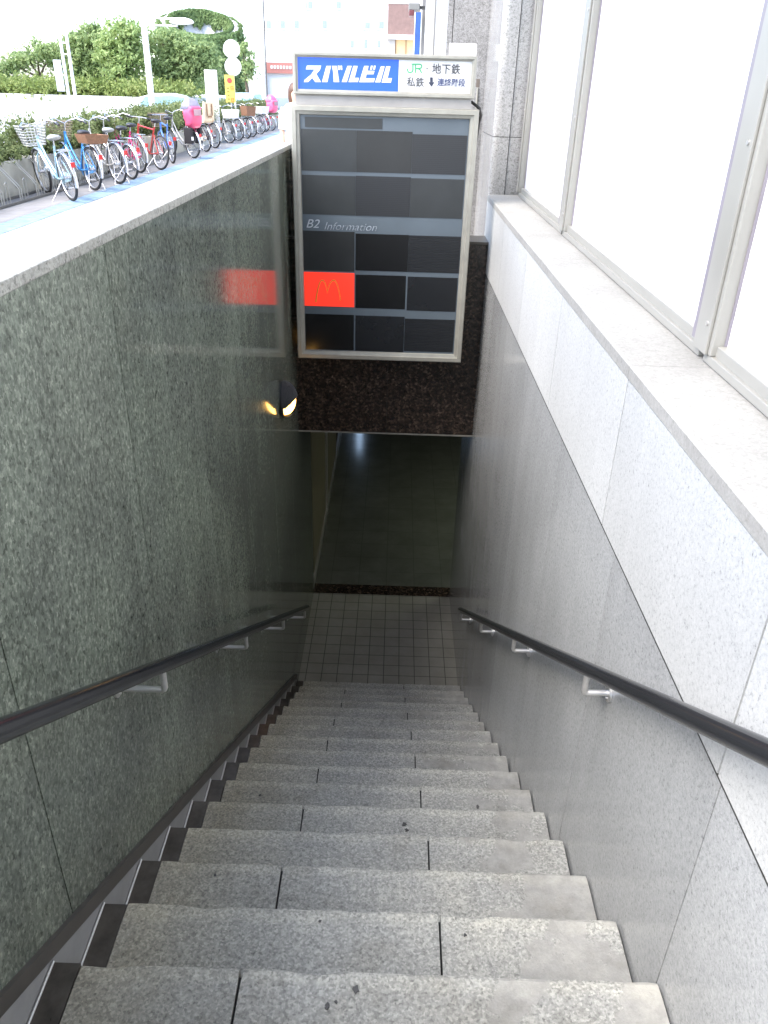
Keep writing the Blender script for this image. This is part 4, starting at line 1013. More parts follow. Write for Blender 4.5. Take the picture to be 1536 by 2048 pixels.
bl = [
 ('pale blue bicycle nearest the camera with a large wire front basket', (146, 402), (0.40, 0.60, 0.70), dict(basket=(WIRE, False), stand=False, lean=-0.10, saddle=GREYSAD, da=-0.13)),
 ('bright blue bicycle carrying a shallow brown box on its rear carrier', (190, 381), (0.05, 0.26, 0.60), dict(basket=(WIREB, False), rear=(BROWN, True, 0.13))),
 ('silver bicycle with bare carrier just right of the one with the brown box', (240, 368), (0.50, 0.49, 0.47), dict(saddle=GREYSAD)),
 ('small dark grey bicycle squeezed between the silver and the hot pink ones', (265, 359), (0.06, 0.06, 0.07), dict(stand=False, R=0.30)),
 ('hot pink bicycle with pink frame and black saddle', (281, 346), (0.72, 0.05, 0.22), dict(guards=True)),
 ('black tyred bicycle with a red rear frame, no mudguards, leaning right', (322, 340), (0.45, 0.05, 0.045), dict(guards=False, sport=True, stand=False, lean=0.10)),
 ('cobalt blue sports bicycle with a straight bar and no mudguards', (346, 327), (0.10, 0.22, 0.62), dict(guards=False, sport=True, stand=False, basket=(WIREB, False), da=-0.35)),
 ('silver bicycle with black pannier bags and a pink covered child seat', (388, 317), (0.45, 0.45, 0.45), dict(pannier=True, rain=(PINKC, GREYC))),
 ('cream bicycle with a slotted cream child seat behind the saddle', (412, 304), (0.50, 0.42, 0.32), dict(child=CREAM)),
 ('dark bicycle with red accents tucked behind the cream child seat', (430, 297), (0.10, 0.03, 0.04), dict()),
 ('silver bicycle with a wide white basket on the rear carrier', (460, 287), (0.55, 0.55, 0.54), dict(rear=(WHITEB, True, 0.24))),
 ('grey bicycle with bare carrier between the white and the brown rear baskets', (477, 282), (0.30, 0.31, 0.32), dict()),
 ('bicycle with a tall brown wicker basket on its rear carrier', (493, 278), (0.35, 0.33, 0.32), dict(rear=(BROWN, True, 0.30))),
 ('silver bicycle with a dark blue bag box behind the brown wicker basket', (504, 275), (0.50, 0.50, 0.52), dict(basket=(DARKB, True))),
 ('silver bicycle with a small white rear basket, near the far end of the row', (521, 269), (0.52, 0.53, 0.55), dict(rear=(WHITEB, True, 0.24))),
 ('bicycle with a maroon front box, second from the far end of the row', (530, 264), (0.30, 0.29, 0.33), dict(basket=(MAROON, True))),
 ('small bicycle under a rose pink rain cover, last at the far end', (543, 262), (0.50, 0.08, 0.18), dict(rain=(PINK2, PINK2), R=0.28)),
]
for label, q, c, kw in bl:
    da = kw.pop('da', random.uniform(-0.09, 0.09)); kw.setdefault('lean', random.uniform(-0.03, 0.05))
    bicycle(label, spot(*q), ANG+da, c, **kw)

# bicycle rack sections along the planter
RK = plain('galvanised rack tube', (0.34, 0.34, 0.32), 0.4, 0.6)
def rack(y0, label):
    r = thing('bicycle_rack', label, 'bicycle rack', (-5.68, y0+1.2, 0.0), 0, 'bicycle rack sections in front of the planter')
    mb = MB()
    mb.box(-5.62, -5.58, y0, y0+2.38, 0.006, 0.04, 0.004); mb.box(-5.92, -5.89, y0, y0+2.38, 0.006, 0.04, 0.004); mb.build('base_rail', plain('dark rack rail', (0.14, 0.135, 0.125), 0.5, 0.4), r)
    for k in range(4):
        y = y0+0.2+k*0.6
        mb = MB()
        for dy in (0, 0.07): mb.tube([(-5.60, y+dy, 0.04), (-5.60, y+dy, 0.20), (-5.64, y+dy, 0.26), (-5.98, y+dy+0.10, 0.56)], 0.009, 6)
        for dy in (0.17, 0.27): mb.tube([(-5.60, y+dy, 0.04), (-5.60, y+dy, 0.30)], 0.007, 6)
        mb.tube([(-5.60, y+0.17, 0.30), (-5.60, y+0.22, 0.33), (-5.60, y+0.27, 0.30)], 0.007, 6)
        mb.build('wheel_slot', RK, r)
rack(9.6, 'empty galvanised rack section left of the nearest pale blue bicycle')
rack(12.0, 'galvanised rack section holding the nearest pale blue and bright blue bicycles')
rack(14.4, 'galvanised rack section holding the silver, dark grey and hot pink bicycles')
rack(16.8, 'galvanised rack section holding the red framed and cobalt blue bicycles')

# planters and hedges
def planter(y0, y1, label, hl, hgt, seed):
    p = thing('planter_box', label, 'planter', (-6.3, (y0+y1)/2, 0), 0, 'concrete planters beside the bicycles')
    mb = MB(); X0, X1 = -6.72, -5.93
    mb.box(X0, X0+0.1, y0, y1, 0.0, 0.52, 0.01); mb.box(X1-0.1, X1, y0, y1, 0.0, 0.52, 0.01); mb.box(X0+0.1, X1-0.1, y0, y0+0.1, 0.0, 0.518, 0.01); mb.box(X0+0.1, X1-0.1, y1-0.1, y1, 0.0, 0.518, 0.01)
    mb.build('box_wall', MAT['concrete'], p)
    mb = MB(); mb.box(X0+0.1, X1-0.1, y0+0.1, y1-0.1, 0.05, 0.46); mb.build('soil', MAT['soil'], p)
    h = thing('hedge', hl, 'hedge', (-6.3, (y0+y1)/2, 0.46), 0, 'hedges in the planters')
    g = np.random.default_rng(seed); P = []
    nb = int((y1-y0)/0.45)
    stems = MB()
    for k in range(nb):
        cy = y0+0.3+(y1-y0-0.6)*k/max(1, nb-1)+g.uniform(-0.1, 0.1); cx = -6.3+g.uniform(-0.12, 0.12); hh = hgt*g.uniform(0.82, 1.12)
        for b in range(9):
            c = np.array([cx+g.uniform(-0.24, 0.24), cy+g.uniform(-0.26, 0.26), 0.46+g.uniform(0.22, 0.95)*(hh-0.52)])
            P.append(c+g.normal(size=(170, 3))*np.array([0.11, 0.12, 0.06]))
            stems.tube([(cx, cy, 0.46), (cx*0.5+c[0]*0.5, cy*0.5+c[1]*0.5, 0.5+(c[2]-0.46)*0.6), tuple(c)], 0.007, 4, False)
    leaves(np.concatenate(P), 0.036, None, seed).build('foliage', MAT['leaf_hedge'], h, fix=False)
    stems.build('stems', MAT['bark'], h, fix=False)
planter(7.5, 13.6, 'stained concrete planter at the left edge behind the empty rack', 'leafy green hedge at the left edge above the empty rack', 0.95, 3)
planter(13.9, 20.0, 'concrete planter behind the silver and hot pink bicycles', 'green hedge behind the silver and hot pink bicycles', 0.98, 4)
planter(20.3, 26.5, 'concrete planter behind the cobalt blue and cream bicycles', 'green hedge behind the pink covered child seat', 1.12, 5)
planter(26.8, 33.0, 'concrete planter behind the white and brown rear baskets', 'green hedge behind the white and brown rear baskets', 1.15, 6)
planter(33.3, 42.0, 'concrete planter behind the far end of the bicycle row', 'low green hedge beyond the far end of the bicycle row', 1.1, 8)

# ------------------------------------------------------------------ street furniture
def pole(name, label, px_top, px_bot, Y, r, cat, group=None, mat=None, top=9.0):
    b = at(px_bot[0], px_bot[1], Y)
    t = thing(name, label, cat, (b.x, Y, 0), 0, group)
    mb = MB(); mb.tube([(b.x, Y, -0.14), (b.x, Y, 0.4), (b.x, Y, top)], r, 14, True, r*0.75); mb.build('pole', mat or MAT['white'], t)
    mb = MB(); mb.tube([(b.x, Y, -0.14), (b.x, Y, 0.25)], r*1.5, 14); mb.build('pole_base', mat or MAT['white'], t)
    return t, b
t, b = pole('street_lamp', 'thick white lamp post standing behind the bicycles', (297, 0), (302, 185), 28.0, 0.11, 'street lamp', top=6.5)
a0, a1 = at(322, 46, 27.9), at(387, 44, 27.9)
mb = MB(); mb.tube([(b.x, 28, at(300, 30, 28).z), (a0.x, 27.95, a0.z+0.12), (a1.x-0.5, 27.9, a0.z+0.12)], 0.03, 8); mb.tube([(b.x, 28, a0.z-0.06), (a1.x-0.5, 27.9, a0.z-0.06)], 0.025, 8); mb.build('arm', MAT['white'], t)
mb = MB(); mb.ellipsoid((a1.x-0.36, 27.9, a0.z+0.03), (0.38, 0.16, 0.13), 18, 10, lambda q: Vector((q.x, q.y, q.z if q.z > 0 else q.z*0.5))); mb.build('lamp_head', MAT['white'], t)
for k, (pb_, Y_, top) in enumerate((((150, 188), 36.0, 3.72), ((137, 188), 37.0, 3.55))):
    t, b = pole('sign_pole', ['thin white pole left of the big trees, the right one of a close pair', 'thin white pole left of the big trees, carrying a blank board'][k], (125, 50), pb_, Y_, 0.075, 'pole', 'pair of thin white poles', top=top)
    if k == 1:
        c = at(118, 150, 36.9)
        mb = MB(); mb.box(c.x-0.16, c.x+0.16, 36.88, 36.92, c.z-0.6, c.z+0.55, 0.01); mb.box(c.x+0.16, b.x, 36.89, 36.91, c.z-0.02, c.z+0.02); mb.build('board', plain('pale blue grey board', (0.60, 0.63, 0.68), 0.5), t)
        mb = MB()
        for z in (2.6, 3.0, 3.4): mb.box(b.x+0.06, b.x+0.3, 36.9, 36.94, z, z+0.05)
        build_each(mb, 'rung', MAT['white'], t)
t, b = pole('utility_pole', 'tall white pole with a dark strip for its shaded edge in front of the far white building', (522, 0), (528, 180), 44.0, 0.13, 'pole', top=10)
mb = MB(); mb.tube([(b.x+0.16, 43.95, 0), (b.x+0.15, 43.95, 9.8)], 0.03, 8); mb.build('shade_edge', plain('dark pole edge shade', (0.09, 0.085, 0.08), 0.6), t)  # shaded edge of the pole, put in as a thin dark tube

c1, c2 = at(463, 98, 31.0), at(466, 133, 31.0)
sg = thing('round_sign_post', 'pole carrying two plain white round signs seen from behind', 'sign', (c2.x+0.0, 31.1, 0))
R1 = (at(480, 98, 31).x-at(447, 98, 31).x)/2
for c in (c1, c2):
    mb = MB(); mb.disc((c.x, 31.0, c.z), (0.12, -1, 0), R1, 0.02, 36); d_ = mb.build('round_plate', MAT['white'], sg)
    mb = MB(); mb.box(c.x-0.03, c.x+0.03, 30.97, 30.985, c.z-R1*0.6, c.z+R1*0.6); mb.build('rear_rib', plain('pale grey rib', (0.62, 0.62, 0.61), 0.5), d_)
mb = MB(); mb.tube([(c2.x, 31.06, 0), (c2.x-0.02, 31.06, c1.z+R1)], 0.03, 10); mb.build('pole', MAT['white'], sg)
a, b = at(452, 205, 30.5), at(468, 150, 30.5)
yn = thing('yellow_notice', 'narrow yellow notice with a red no-parking disc on the round sign post', 'sign', ((a.x+b.x)/2, 30.6, 0))
mb = MB(); mb.box(a.x, b.x, 30.5, 30.54, a.z, b.z, 0.006); mb.build('board', plain('yellow notice face', (0.72, 0.55, 0.10), 0.5, var=0.03), yn)
mb = MB(); mb.disc(((a.x+b.x)/2+0.0, 30.495, b.z-0.17), (0, 1, 0), 0.085, 0.008, 24); mb.build('red_disc', plain('red printed disc', (0.50, 0.06, 0.05), 0.5), yn)
mb = MB(); xm = (a.x+b.x)/2
for i, z in enumerate((0.36, 0.72)):
    for (u, v, w, h_) in ((0.02, 0, 0.10, 0.02), (0.02, -0.05, 0.10, 0.02), (0.02, -0.10, 0.10, 0.02), (0.02, -0.10, 0.02, 0.12), (0.10, -0.10, 0.02, 0.12)):
        mb.box(xm+u, xm+u+w, 30.494, 30.4985, b.z-z+v, b.z-z+v+h_)
mb.build('red_characters', plain('orange red printing', (0.62, 0.20, 0.04), 0.5), yn)
mb = MB()
for i in range(6):
    z = b.z-0.42-0.11*i
    for u in (-0.10, -0.06): mb.box(xm+u, xm+u+0.03, 30.494, 30.4985, z, z+0.035)
mb.build('small_print', plain('green black printing', (0.10, 0.10, 0.03), 0.5), yn)
mb = MB(); mb.tube([(xm, 30.58, 0), (xm, 30.58, b.z)], 0.025, 8); mb.build('stake', MAT['white'], yn)
a, b = at(413, 208, 27.5), at(433, 140, 27.5)
wbd = thing('white_notice_board', 'tall blank white board standing behind the child seats', 'sign', ((a.x+b.x)/2, 27.6, 0))
mb = MB(); mb.box(a.x, b.x, 27.5, 27.54, 0.4, b.z, 0.01); mb.build('board', MAT['white'], wbd)
mb = MB(); mb.tube([(a.x+0.03, 27.58, 0), (a.x+0.03, 27.58, 1.4)], 0.02, 8); mb.tube([(b.x-0.03, 27.58, 0), (b.x-0.03, 27.58, 1.4)], 0.02, 8); build_each(mb, 'leg', MAT['alu'], wbd)

# ------------------------------------------------------------------ cars behind the hedge
def car(label, x, y, rot, paint):
    t = thing('parked_car', label, 'car', (x, y, -0.14), rot)
    L_, W_ = 4.2, 0.84
    low = [(-2.1, 0.28), (-2.1, 0.62), (-1.95, 0.86), (-1.2, 0.92), (1.1, 0.90), (1.95, 0.72), (2.1, 0.5), (2.08, 0.28)]
    cabin = [(-1.9, 0.88), (-1.45, 1.28), (-0.9, 1.42), (-0.1, 1.44), (0.4, 1.36), (1.2, 0.90)]
    mb = MB(); mb.prism(low, -W_, W_); 
    n = len(cabin)
    vs = [(px_, -W_+0.03+0.16*max(0, (pz-0.9)/0.54), pz) for px_, pz in cabin]+[(px_, W_-0.03-0.16*max(0, (pz-0.9)/0.54), pz) for px_, pz in cabin]
    mb.add(vs, [tuple(range(n)), tuple(range(2*n-1, n-1, -1))]+[(i, i+n, (i+1) % n+n, (i+1) % n) for i in range(n)])
    o_ = mb.build('body', paint, t, local=True); bv = o_.modifiers.new('round', 'BEVEL'); bv.width = 0.05; bv.segments = 3
    gl = plain('pale tinted glass', (0.24, 0.40, 0.45), 0.08)
    for s in (-1, 1):
        mb = MB(); mb.add([(-1.5, s*(W_+0.004-0.03-0.02), 0.95), (-1.25, s*(W_-0.03-0.105+0.008), 1.30), (-0.2, s*(W_-0.03-0.135+0.008), 1.36), (0.3, s*(W_-0.03-0.12+0.008), 1.31), (0.95, s*(W_+0.004-0.03-0.02), 0.95)], [(0, 1, 2, 3, 4)]); mb.build('side_window', gl, t, local=True)
    mb = MB(); mb.add([(1.14, -0.7, 0.945), (1.14, 0.7, 0.945), (0.46, 0.6, 1.345), (0.46, -0.6, 1.345)], [(0, 1, 2, 3)]); w_ = mb.build('windscreen', gl, t, local=True); w_.location = (0.012, 0, 0.012)
    mb = MB(); mb.add([(-1.87, -0.68, 0.93), (-1.87, 0.68, 0.93), (-1.47, 0.58, 1.25), (-1.47, -0.58, 1.25)], [(0, 3, 2, 1)]); w_ = mb.build('rear_window', gl, t, local=True); w_.location = (-0.014, 0, 0.012)
    for x_ in (-1.3, 1.3):
        for s in (-1, 1):
            mb = MB(); mb.ring((x_, s*0.76, 0.31), (0, 1, 0), 0.23, 0.08, 24, 8); w = mb.build('wheel', TYRE, t, local=True)
            mb = MB(); mb.disc((x_, s*0.80, 0.31), (0, 1, 0), 0.18, 0.06, 20); mb.build('rim', RIM, w, local=True)
    return t
c = at(352, 184, 37); car('white car with pale teal windows parked behind the hedge and lamp post', c.x, 37.0, math.radians(12), MAT['white'])
c = at(500, 182, 55); car('pale blue car far down the street behind the last bicycles', c.x, 55.0, math.radians(80), plain('pale blue car paint', (0.55, 0.68, 0.76), 0.3))

# ------------------------------------------------------------------ planted traffic island with trees and the ivy tower
ip = [at(-260, 187, 58), at(330, 188, 58), at(400, 182, 66), at(500, 175, 80)]
mb = MB()
isl = [(-60, 58), (ip[1].x, 58), (ip[2].x+0.5, 64), (ip[3].x+3, 84), (-60, 100)]
mb.add([(x, y, -0.14) for x, y in isl]+[(x, y, 0.85) for x, y in isl], [tuple(range(5)), tuple(range(9, 4, -1))]+[(i, (i+1) % 5, (i+1) % 5+5, i+5) for i in range(5)])
iw = mb.build('island_wall', plain('pale island retaining wall', (0.60, 0.59, 0.56), 0.85, var=0.08)); tag(iw, 'low pale retaining wall of the planted island across the road', 'wall')
g = np.random.default_rng(21); P = []
for k in range(150):
    x = g.uniform(-32, ip[2].x); y = g.uniform(58.3, 63); h_ = g.uniform(0.5, 1.15)
    if x > ip[1].x: y = max(y, 60+(x-ip[1].x)*1.6)
    P.append(np.array([x, y, 0.85+h_*0.45])+g.normal(size=(150, 3))*np.array([0.55, 0.45, 0.27]))
ci = leaves(np.concatenate(P), 0.15, None, 22).build('island_shrubs', MAT['leaf_cover'], None, fix=False); tag(ci, kind='stuff', label='yellow green low shrubs covering the island across the road', cat='shrubs')
def tree(label, base_px, Y, crowns, n, size, mat, seed, name='tree', spread=0.32):
    b = at(base_px[0], base_px[1], Y); t = thing(name, label, 'tree', (b.x, Y, 0.8), 0, 'trees on the island across the road')
    g = np.random.default_rng(seed); P = []; mb = MB()
    ks = []
    for (x, y, rx, ry) in crowns:
        c = at(x, y, Y); ux = at(x+rx, y, Y).x-c.x; uz = c.z-at(x, y+ry, Y).z
        ks.append((c, ux, uz))
    top = max(c.z for c, _, _ in ks)
    fork = 0.8+(min(c.z for c, _, _ in ks)-0.8)*0.55
    mb.tube([(b.x, Y, 0.7), (b.x+0.1, Y, (0.8+fork)/2), (b.x, Y, fork)], 0.20, 8, True, 0.13)
    for c, ux, uz in ks:
        mb.tube([(b.x, Y, fork), ((b.x+c.x)/2+g.uniform(-0.2, 0.2), Y+g.uniform(-0.4, 0.4), (fork+c.z)/2+0.1), (c.x, Y, c.z)], 0.10, 6, True, 0.03)
        m_ = max(8, int(20*ux*uz)); 
        for k in range(m_):
            d = g.normal(size=3); d /= np.linalg.norm(d); r_ = g.uniform(0.45, 1.0)
            cc = np.array([c.x+d[0]*ux*r_, Y+d[1]*ux*0.9*r_, c.z+d[2]*uz*r_])
            P.append(cc+g.normal(size=(n, 3))*np.array([spread, spread, spread*0.55])*min(1.0, ux))
            if k % 3 == 0: mb.tube([(c.x, Y, c.z), tuple(cc)], 0.03, 4, False, 0.01)
    leaves(np.concatenate(P), size, None, seed+1).build('crown', mat, t, fix=False)
    mb.build('trunk', MAT['bark'], t)
LT = MAT['leaf_tree']
tree('flat topped loose tree, second from the left on the island', (80, 160), 64, [(55, 118, 38, 16), (85, 103, 36, 18), (105, 115, 24, 24), (30, 128, 22, 14)], 40, 0.16, LT, 31)
tree('partly cut off tree at the left edge of the photo on the island', (-6, 160), 63, [(4, 140, 28, 24), (-30, 125, 34, 30)], 40, 0.16, LT, 32)
tree('tall rounded tree right of the pair of thin white poles', (178, 162), 64, [(165, 115, 40, 42), (180, 75, 34, 36), (155, 88, 28, 30), (195, 132, 36, 26), (150, 140, 26, 22), (175, 150, 36, 16)], 46, 0.17, LT, 33)
tree('lighter tree immediately left of the thick white lamp post', (245, 160), 62, [(240, 115, 36, 30), (262, 68, 30, 30), (238, 75, 30, 28), (270, 110, 26, 36), (245, 145, 40, 20), (220, 105, 24, 30)], 46, 0.17, foliage('lighter tree leaves', (0.24, 0.33, 0.115), (0.34, 0.44, 0.17), (0.43, 0.51, 0.22)), 34)
tree('broad dense tree right of the thick white lamp post', (345, 168), 64, [(325, 88, 36, 34), (365, 92, 40, 28), (350, 130, 50, 34), (395, 125, 34, 32), (405, 100, 26, 22), (320, 140, 30, 24), (385, 150, 36, 18), (425, 135, 22, 24)], 46, 0.16, LT, 35)
tree('small feathery tree at the right of the ivy clad tower', (493, 175), 88, [(492, 120, 12, 24), (497, 145, 14, 18), (487, 95, 8, 14)], 30, 0.2, LT, 36, spread=0.5)
# ivy tower: tilted oval mouth
YT = 92.0
tl, tr_ = at(325, 60, YT), at(477, 60, YT)
cx, Rt = (tl.x+tr_.x)/2, (tr_.x-tl.x)/2
z_hi, z_lo = at(400, 14, YT).z, at(400, 80, YT).z
tw = thing('ventilation_tower', 'round ivy clad tower with a slanted oval mouth behind the island trees', 'tower', (cx, YT, 0))
def rim(a): return (z_hi+z_lo)/2+(z_hi-z_lo)/2*math.sin(a)*0.9+0.35*math.cos(a)*-1
mb = MB(); n = 64; vs = []; fs = []
for i in range(n):
    a = 2*math.pi*i/n
    for rr, z in ((Rt, -0.14), (Rt, rim(a)), (Rt-0.5, rim(a)-0.05), (Rt-0.5, -0.1)): vs.append((cx+rr*math.cos(a), YT+rr*math.sin(a), z))
for i in range(n):
    i2 = (i+1) % n
    for q in range(3): fs.append((i*4+q, i2*4+q, i2*4+q+1, i*4+q+1))
mb.add(vs, fs, True); mb.build('shaft', plain('pale tower concrete', (0.66, 0.65, 0.62), 0.8), tw)
g = np.random.default_rng(41); a = g.uniform(0, 2*math.pi, 26000); rz = np.array([rim(t_) for t_ in a])
zz = rz-(rz+0.1)*g.uniform(0, 1, len(a))**1.3
rad = Rt+np.abs(g.normal(size=len(a)))*0.16+0.1*np.sin(a*23)+0.12*np.sin(zz*2.3+a*9)
P = np.stack([cx+rad*np.cos(a), YT+rad*np.sin(a), zz], 1); Nn = np.stack([np.cos(a), np.sin(a), 0*a+0.3], 1)
leaves(P, 0.20, Nn, 42).build('outer_ivy', MAT['leaf_ivy'], tw, fix=False)
a = g.uniform(0, 2*math.pi, 16000); rz = np.array([rim(t_) for t_ in a]); dep = (z_hi-z_lo)*(0.44+0.10*np.sin(a*11)+0.06*np.sin(a*29))*np.clip(np.sin(a)+0.45, 0.05, 1)
zz = rz+0.1-dep*g.uniform(0, 1, len(a)); rad = Rt-0.55-np.abs(g.normal(size=len(a)))*0.1
P = np.stack([cx+rad*np.cos(a), YT+rad*np.sin(a), zz], 1); Nn = np.stack([-np.cos(a), -np.sin(a), 0*a], 1)
leaves(P, 0.2, Nn, 43).build('inner_ivy', MAT['leaf_ivy'], tw, fix=False)

# ------------------------------------------------------------------ far buildings
YF = 150.0
fb = thing('far_office_building', 'white office building far behind the sign with rows of small windows', 'building', (at(650, 100, YF).x, YF, 0))
a, b = at(505, 100, YF).x, at(790, 100, YF).x
mb = MB(); mb.box(a, b, YF, YF+20, -0.14, 40); mb.build('wall', plain('white tiled wall', (0.74, 0.75, 0.75), 0.6, var=0.03), fb)
gw = plain('pale office window glass', (0.24, 0.28, 0.31), 0.3); gd = plain('grey window gap', (0.24, 0.25, 0.26), 0.3)
for (x0, x1, y0, y1) in ((528, 543, 41, 57), (556, 571, 41, 57), (584, 599, 41, 57), (611, 626, 3, 18), (697, 699, 4, 15), (724, 741, 44, 58), (752, 769, 42, 58), (697, 709, 80, 96), (724, 736, 78, 97), (752, 762, 80, 96), (640, 655, 41, 57), (668, 683, 3, 17)):
    p, q = at(x0, y1, YF), at(x1, y0, YF)
    mb = MB(); mb.box(p.x, q.x, YF-0.12, YF-0.002, p.z-0.08, q.z+0.06); w = mb.build('window', MAT['white'], fb)
    mb = MB(); mb.box(p.x+(q.x-p.x)*0.35, q.x-0.08, YF-0.16, YF-0.121, p.z+0.05, q.z-0.05); mb.build('pane', gw, w)
    mb = MB(); mb.box(p.x+0.04, p.x+(q.x-p.x)*0.2, YF-0.16, YF-0.121, p.z+0.05, q.z-0.05); mb.box(p.x, q.x, YF-0.2, YF-0.121, p.z-0.3, p.z-0.2); build_each(mb, 'vent', gd, w)
rs = thing('red_shop_awning', 'faded red shop sign band left of the sign box, far away', 'sign', at(556, 138, 100))
p, q = at(533, 146, 100), at(600, 126, 100)
mb = MB(); mb.box(p.x, q.x, 100, 100.3, p.z, q.z); mb.build('sign_band', plain('faded red sign band', (0.42, 0.17, 0.14), 0.6, var=0.12), rs)
mb = MB()
for i in range(7): mb.box(p.x+0.5+i*0.35, p.x+0.72+i*0.35, 99.95, 99.998, p.z+0.45, p.z+0.75)
mb.build('faint_characters', MAT['white'], rs)
mb = MB(); mb.box(p.x-0.25, p.x-0.02, 100, 100.4, -0.14, q.z); mb.build('dark_post', plain('grey post', (0.22, 0.22, 0.23), 0.6), rs)
mb = MB(); mb.box(p.x, q.x, 100.31, 104, -0.14, q.z); mb.build('shop_wall', MAT['pale'], rs)
rb = thing('brick_building', 'reddish brown tiled building with beige doors above the sign box', 'building', at(800, 60, 42))
YB = 42.0
p, q = at(775, 68, YB), at(832, 12, YB)
mb = MB(); mb.box(p.x, q.x+0.6, YB, YB+8, p.z-0.02, q.z+0.05); mb.build('upper_wall', plain('dusty red tile', (0.22, 0.14, 0.12), 0.7, var=0.15), rb)
mb = MB(); mb.box(p.x-0.03, q.x+0.6, YB-0.15, YB+8, at(800, 79, YB).z, p.z-0.021); mb.build('white_band', MAT['white'], rb)
mb = MB(); mb.box(p.x-0.03, q.x+0.6, YB+0.2, YB+8, at(800, 12, YB).z+0.1, 9.5); mb.build('top_storey', MAT['pale'], rb)
z79 = at(800, 79.5, YB).z
xx = [at(v, 90, YB).x for v in (775, 790, 792, 811, 812.5, 827)]
mb = MB(); mb.box(xx[0]-0.03, xx[1], YB, YB+7, -0.14, z79); mb.build('stone_pier', plain('grey stone pier far', (0.42, 0.39, 0.36), 0.7), rb)
mb = MB(); mb.box(xx[2], xx[3], YB+0.1, YB+0.2, -0.14, z79); mb.box(xx[4], xx[5], YB+0.1, YB+0.2, -0.14, z79); build_each(mb, 'door', plain('warm beige door', (0.74, 0.52, 0.27), 0.5), rb)
mb = MB(); mb.box(xx[1], xx[2], YB+0.05, YB+0.3, -0.14, z79); mb.box(xx[3], xx[4], YB+0.05, YB+0.3, -0.14, z79); build_each(mb, 'door_frame', plain('brown door frame', (0.30, 0.18, 0.09), 0.5), rb)

# ------------------------------------------------------------------ person behind the sign
pc = at(591, 160, 13.0)
pr = thing('person', 'long haired person in white top and pale trousers, half hidden behind the sign', 'person', (pc.x, 13.0, 0.0), math.radians(200))
def skin_figure(name, mat, verts, edges, radii, parent):
    me = bpy.data.meshes.new(name); me.from_pydata(verts, edges, []); o = bpy.data.objects.new(name, me); col.objects.link(o)
    o.modifiers.new('skin', 'SKIN'); sv_ = me.skin_vertices[0].data
    for i, r in enumerate(radii): sv_[i].radius = (r, r) if not isinstance(r, tuple) else r
    sv_[0].use_root = True
    s = o.modifiers.new('sub', 'SUBSURF'); s.levels = 2; s.render_levels = 2
    dg = bpy.context.evaluated_depsgraph_get(); dg.update()
    m2 = bpy.data.meshes.new_from_object(o.evaluated_get(dg)); m2.name = name
    bpy.data.objects.remove(o)
    m2.polygons.foreach_set('use_smooth', [True]*len(m2.polygons)); m2.materials.clear(); m2.materials.append(mat)
    o2 = bpy.data.objects.new(name, m2); col.objects.link(o2); o2.parent = parent; return o2
SK = plain('skin', (0.55, 0.36, 0.27), 0.5, var=0.05)
V = [(0, 0, 0.92), (0, 0, 1.08), (0, 0, 1.26), (0, 0, 1.36), (0, 0.01, 1.42), (0, 0.015, 1.50), (0, 0.02, 1.60),
     (0.09, 0, 0.86), (0.10, 0.0, 0.48), (0.10, -0.02, 0.08), (0.10, 0.10, 0.035), (-0.09, 0, 0.86), (-0.10, 0.02, 0.48), (-0.10, -0.08, 0.09), (-0.10, 0.04, 0.035),
     (0.17, 0, 1.33), (0.22, -0.01, 1.08), (0.23, 0.06, 0.86), (0.235, 0.08, 0.76), (-0.17, 0, 1.33), (-0.22, -0.01, 1.08), (-0.23, 0.06, 0.86), (-0.235, 0.08, 0.76)]
E_ = [(0, 1), (1, 2), (2, 3), (3, 4), (4, 5), (5, 6), (0, 7), (7, 8), (8, 9), (9, 10), (0, 11), (11, 12), (12, 13), (13, 14), (3, 15), (15, 16), (16, 17), (17, 18), (3, 19), (19, 20), (20, 21), (21, 22)]
Rr = [0.13, 0.11, 0.13, 0.11, 0.05, 0.085, 0.085, 0.085, 0.055, 0.04, 0.035, 0.085, 0.055, 0.04, 0.035, 0.055, 0.04, 0.03, 0.032, 0.055, 0.04, 0.03, 0.032]
body = skin_figure('body', SK, V, E_, Rr, pr)
HAIR = plain('brown hair', (0.10, 0.05, 0.03), 0.5, var=0.3, scale=30)
mb = MB()
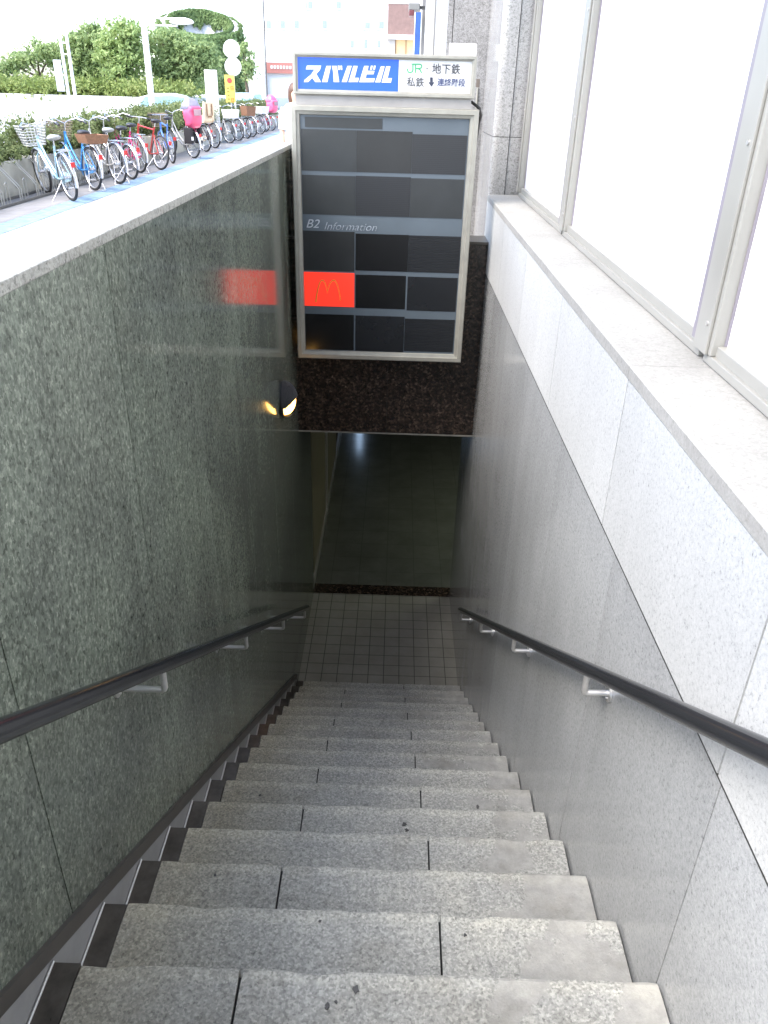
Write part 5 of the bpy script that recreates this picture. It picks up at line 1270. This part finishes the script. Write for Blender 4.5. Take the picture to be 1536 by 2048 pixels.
def hairf(q):
    if q.z < 0: return Vector((q.x*(1+0.25*min(1, -q.z/0.3)), q.y*0.8-0.02, q.z*1.9))
    return q
mb.ellipsoid((0, -0.035, 1.56), (0.108, 0.105, 0.13), 20, 16, hairf); mb.build('hair', HAIR, pr, local=True)
mb = MB(); rings = [(1.42, 0.07, 0.06), (1.39, 0.16, 0.09), (1.33, 0.20, 0.12), (1.15, 0.17, 0.13), (1.0, 0.17, 0.13), (0.80, 0.22, 0.17), (0.62, 0.25, 0.19)]
vs = []; n = 20
for z, rx_, ry_ in rings:
    for k in range(n): vs.append((rx_*math.cos(2*math.pi*k/n), ry_*math.sin(2*math.pi*k/n), z))
mb.add(vs, [(i*n+k, i*n+(k+1) % n, (i+1)*n+(k+1) % n, (i+1)*n+k) for i in range(len(rings)-1) for k in range(n)], True)
for s in (-1, 1): mb.tube([(s*0.17, 0, 1.345), (s*0.20, 0, 1.2), (s*0.225, 0.0, 1.06)], 0.066, 12, False, 0.056)
mb.build('white_top', MAT['white'], pr, local=True)
mb = MB()
for s, y in ((1, 0.0), (-1, 0.0)): mb.tube([(s*0.09, 0, 0.88), (s*0.10, 0.01*s, 0.48), (s*0.10, -0.02 if s > 0 else -0.08, 0.10)], 0.10, 14, True, 0.062)
mb.build('trousers', plain('pale grey trousers', (0.55, 0.55, 0.56), 0.8), pr, local=True)
mb = MB()
for x, y in ((0.10, 0.03), (-0.10, -0.03)): mb.ellipsoid((x, y+0.02, 0.035), (0.045, 0.12, 0.04), 12, 8)
build_each(mb, 'shoe', BLK, pr, local=True)
mb = MB(); 
for s in (-1, 1): mb.ellipsoid((s*0.035, 0.088, 1.575), (0.012, 0.008, 0.008), 8, 6)
build_each(mb, 'eye', BLK, pr, local=True)
mb = MB(); mb.ellipsoid((0, 0.112, 1.545), (0.012, 0.02, 0.022), 8, 6); mb.ellipsoid((0, 0.093, 1.505), (0.022, 0.008, 0.006), 8, 6); mb.build('nose_and_mouth', plain('face skin', (0.5, 0.28, 0.22), 0.5), pr, local=True)
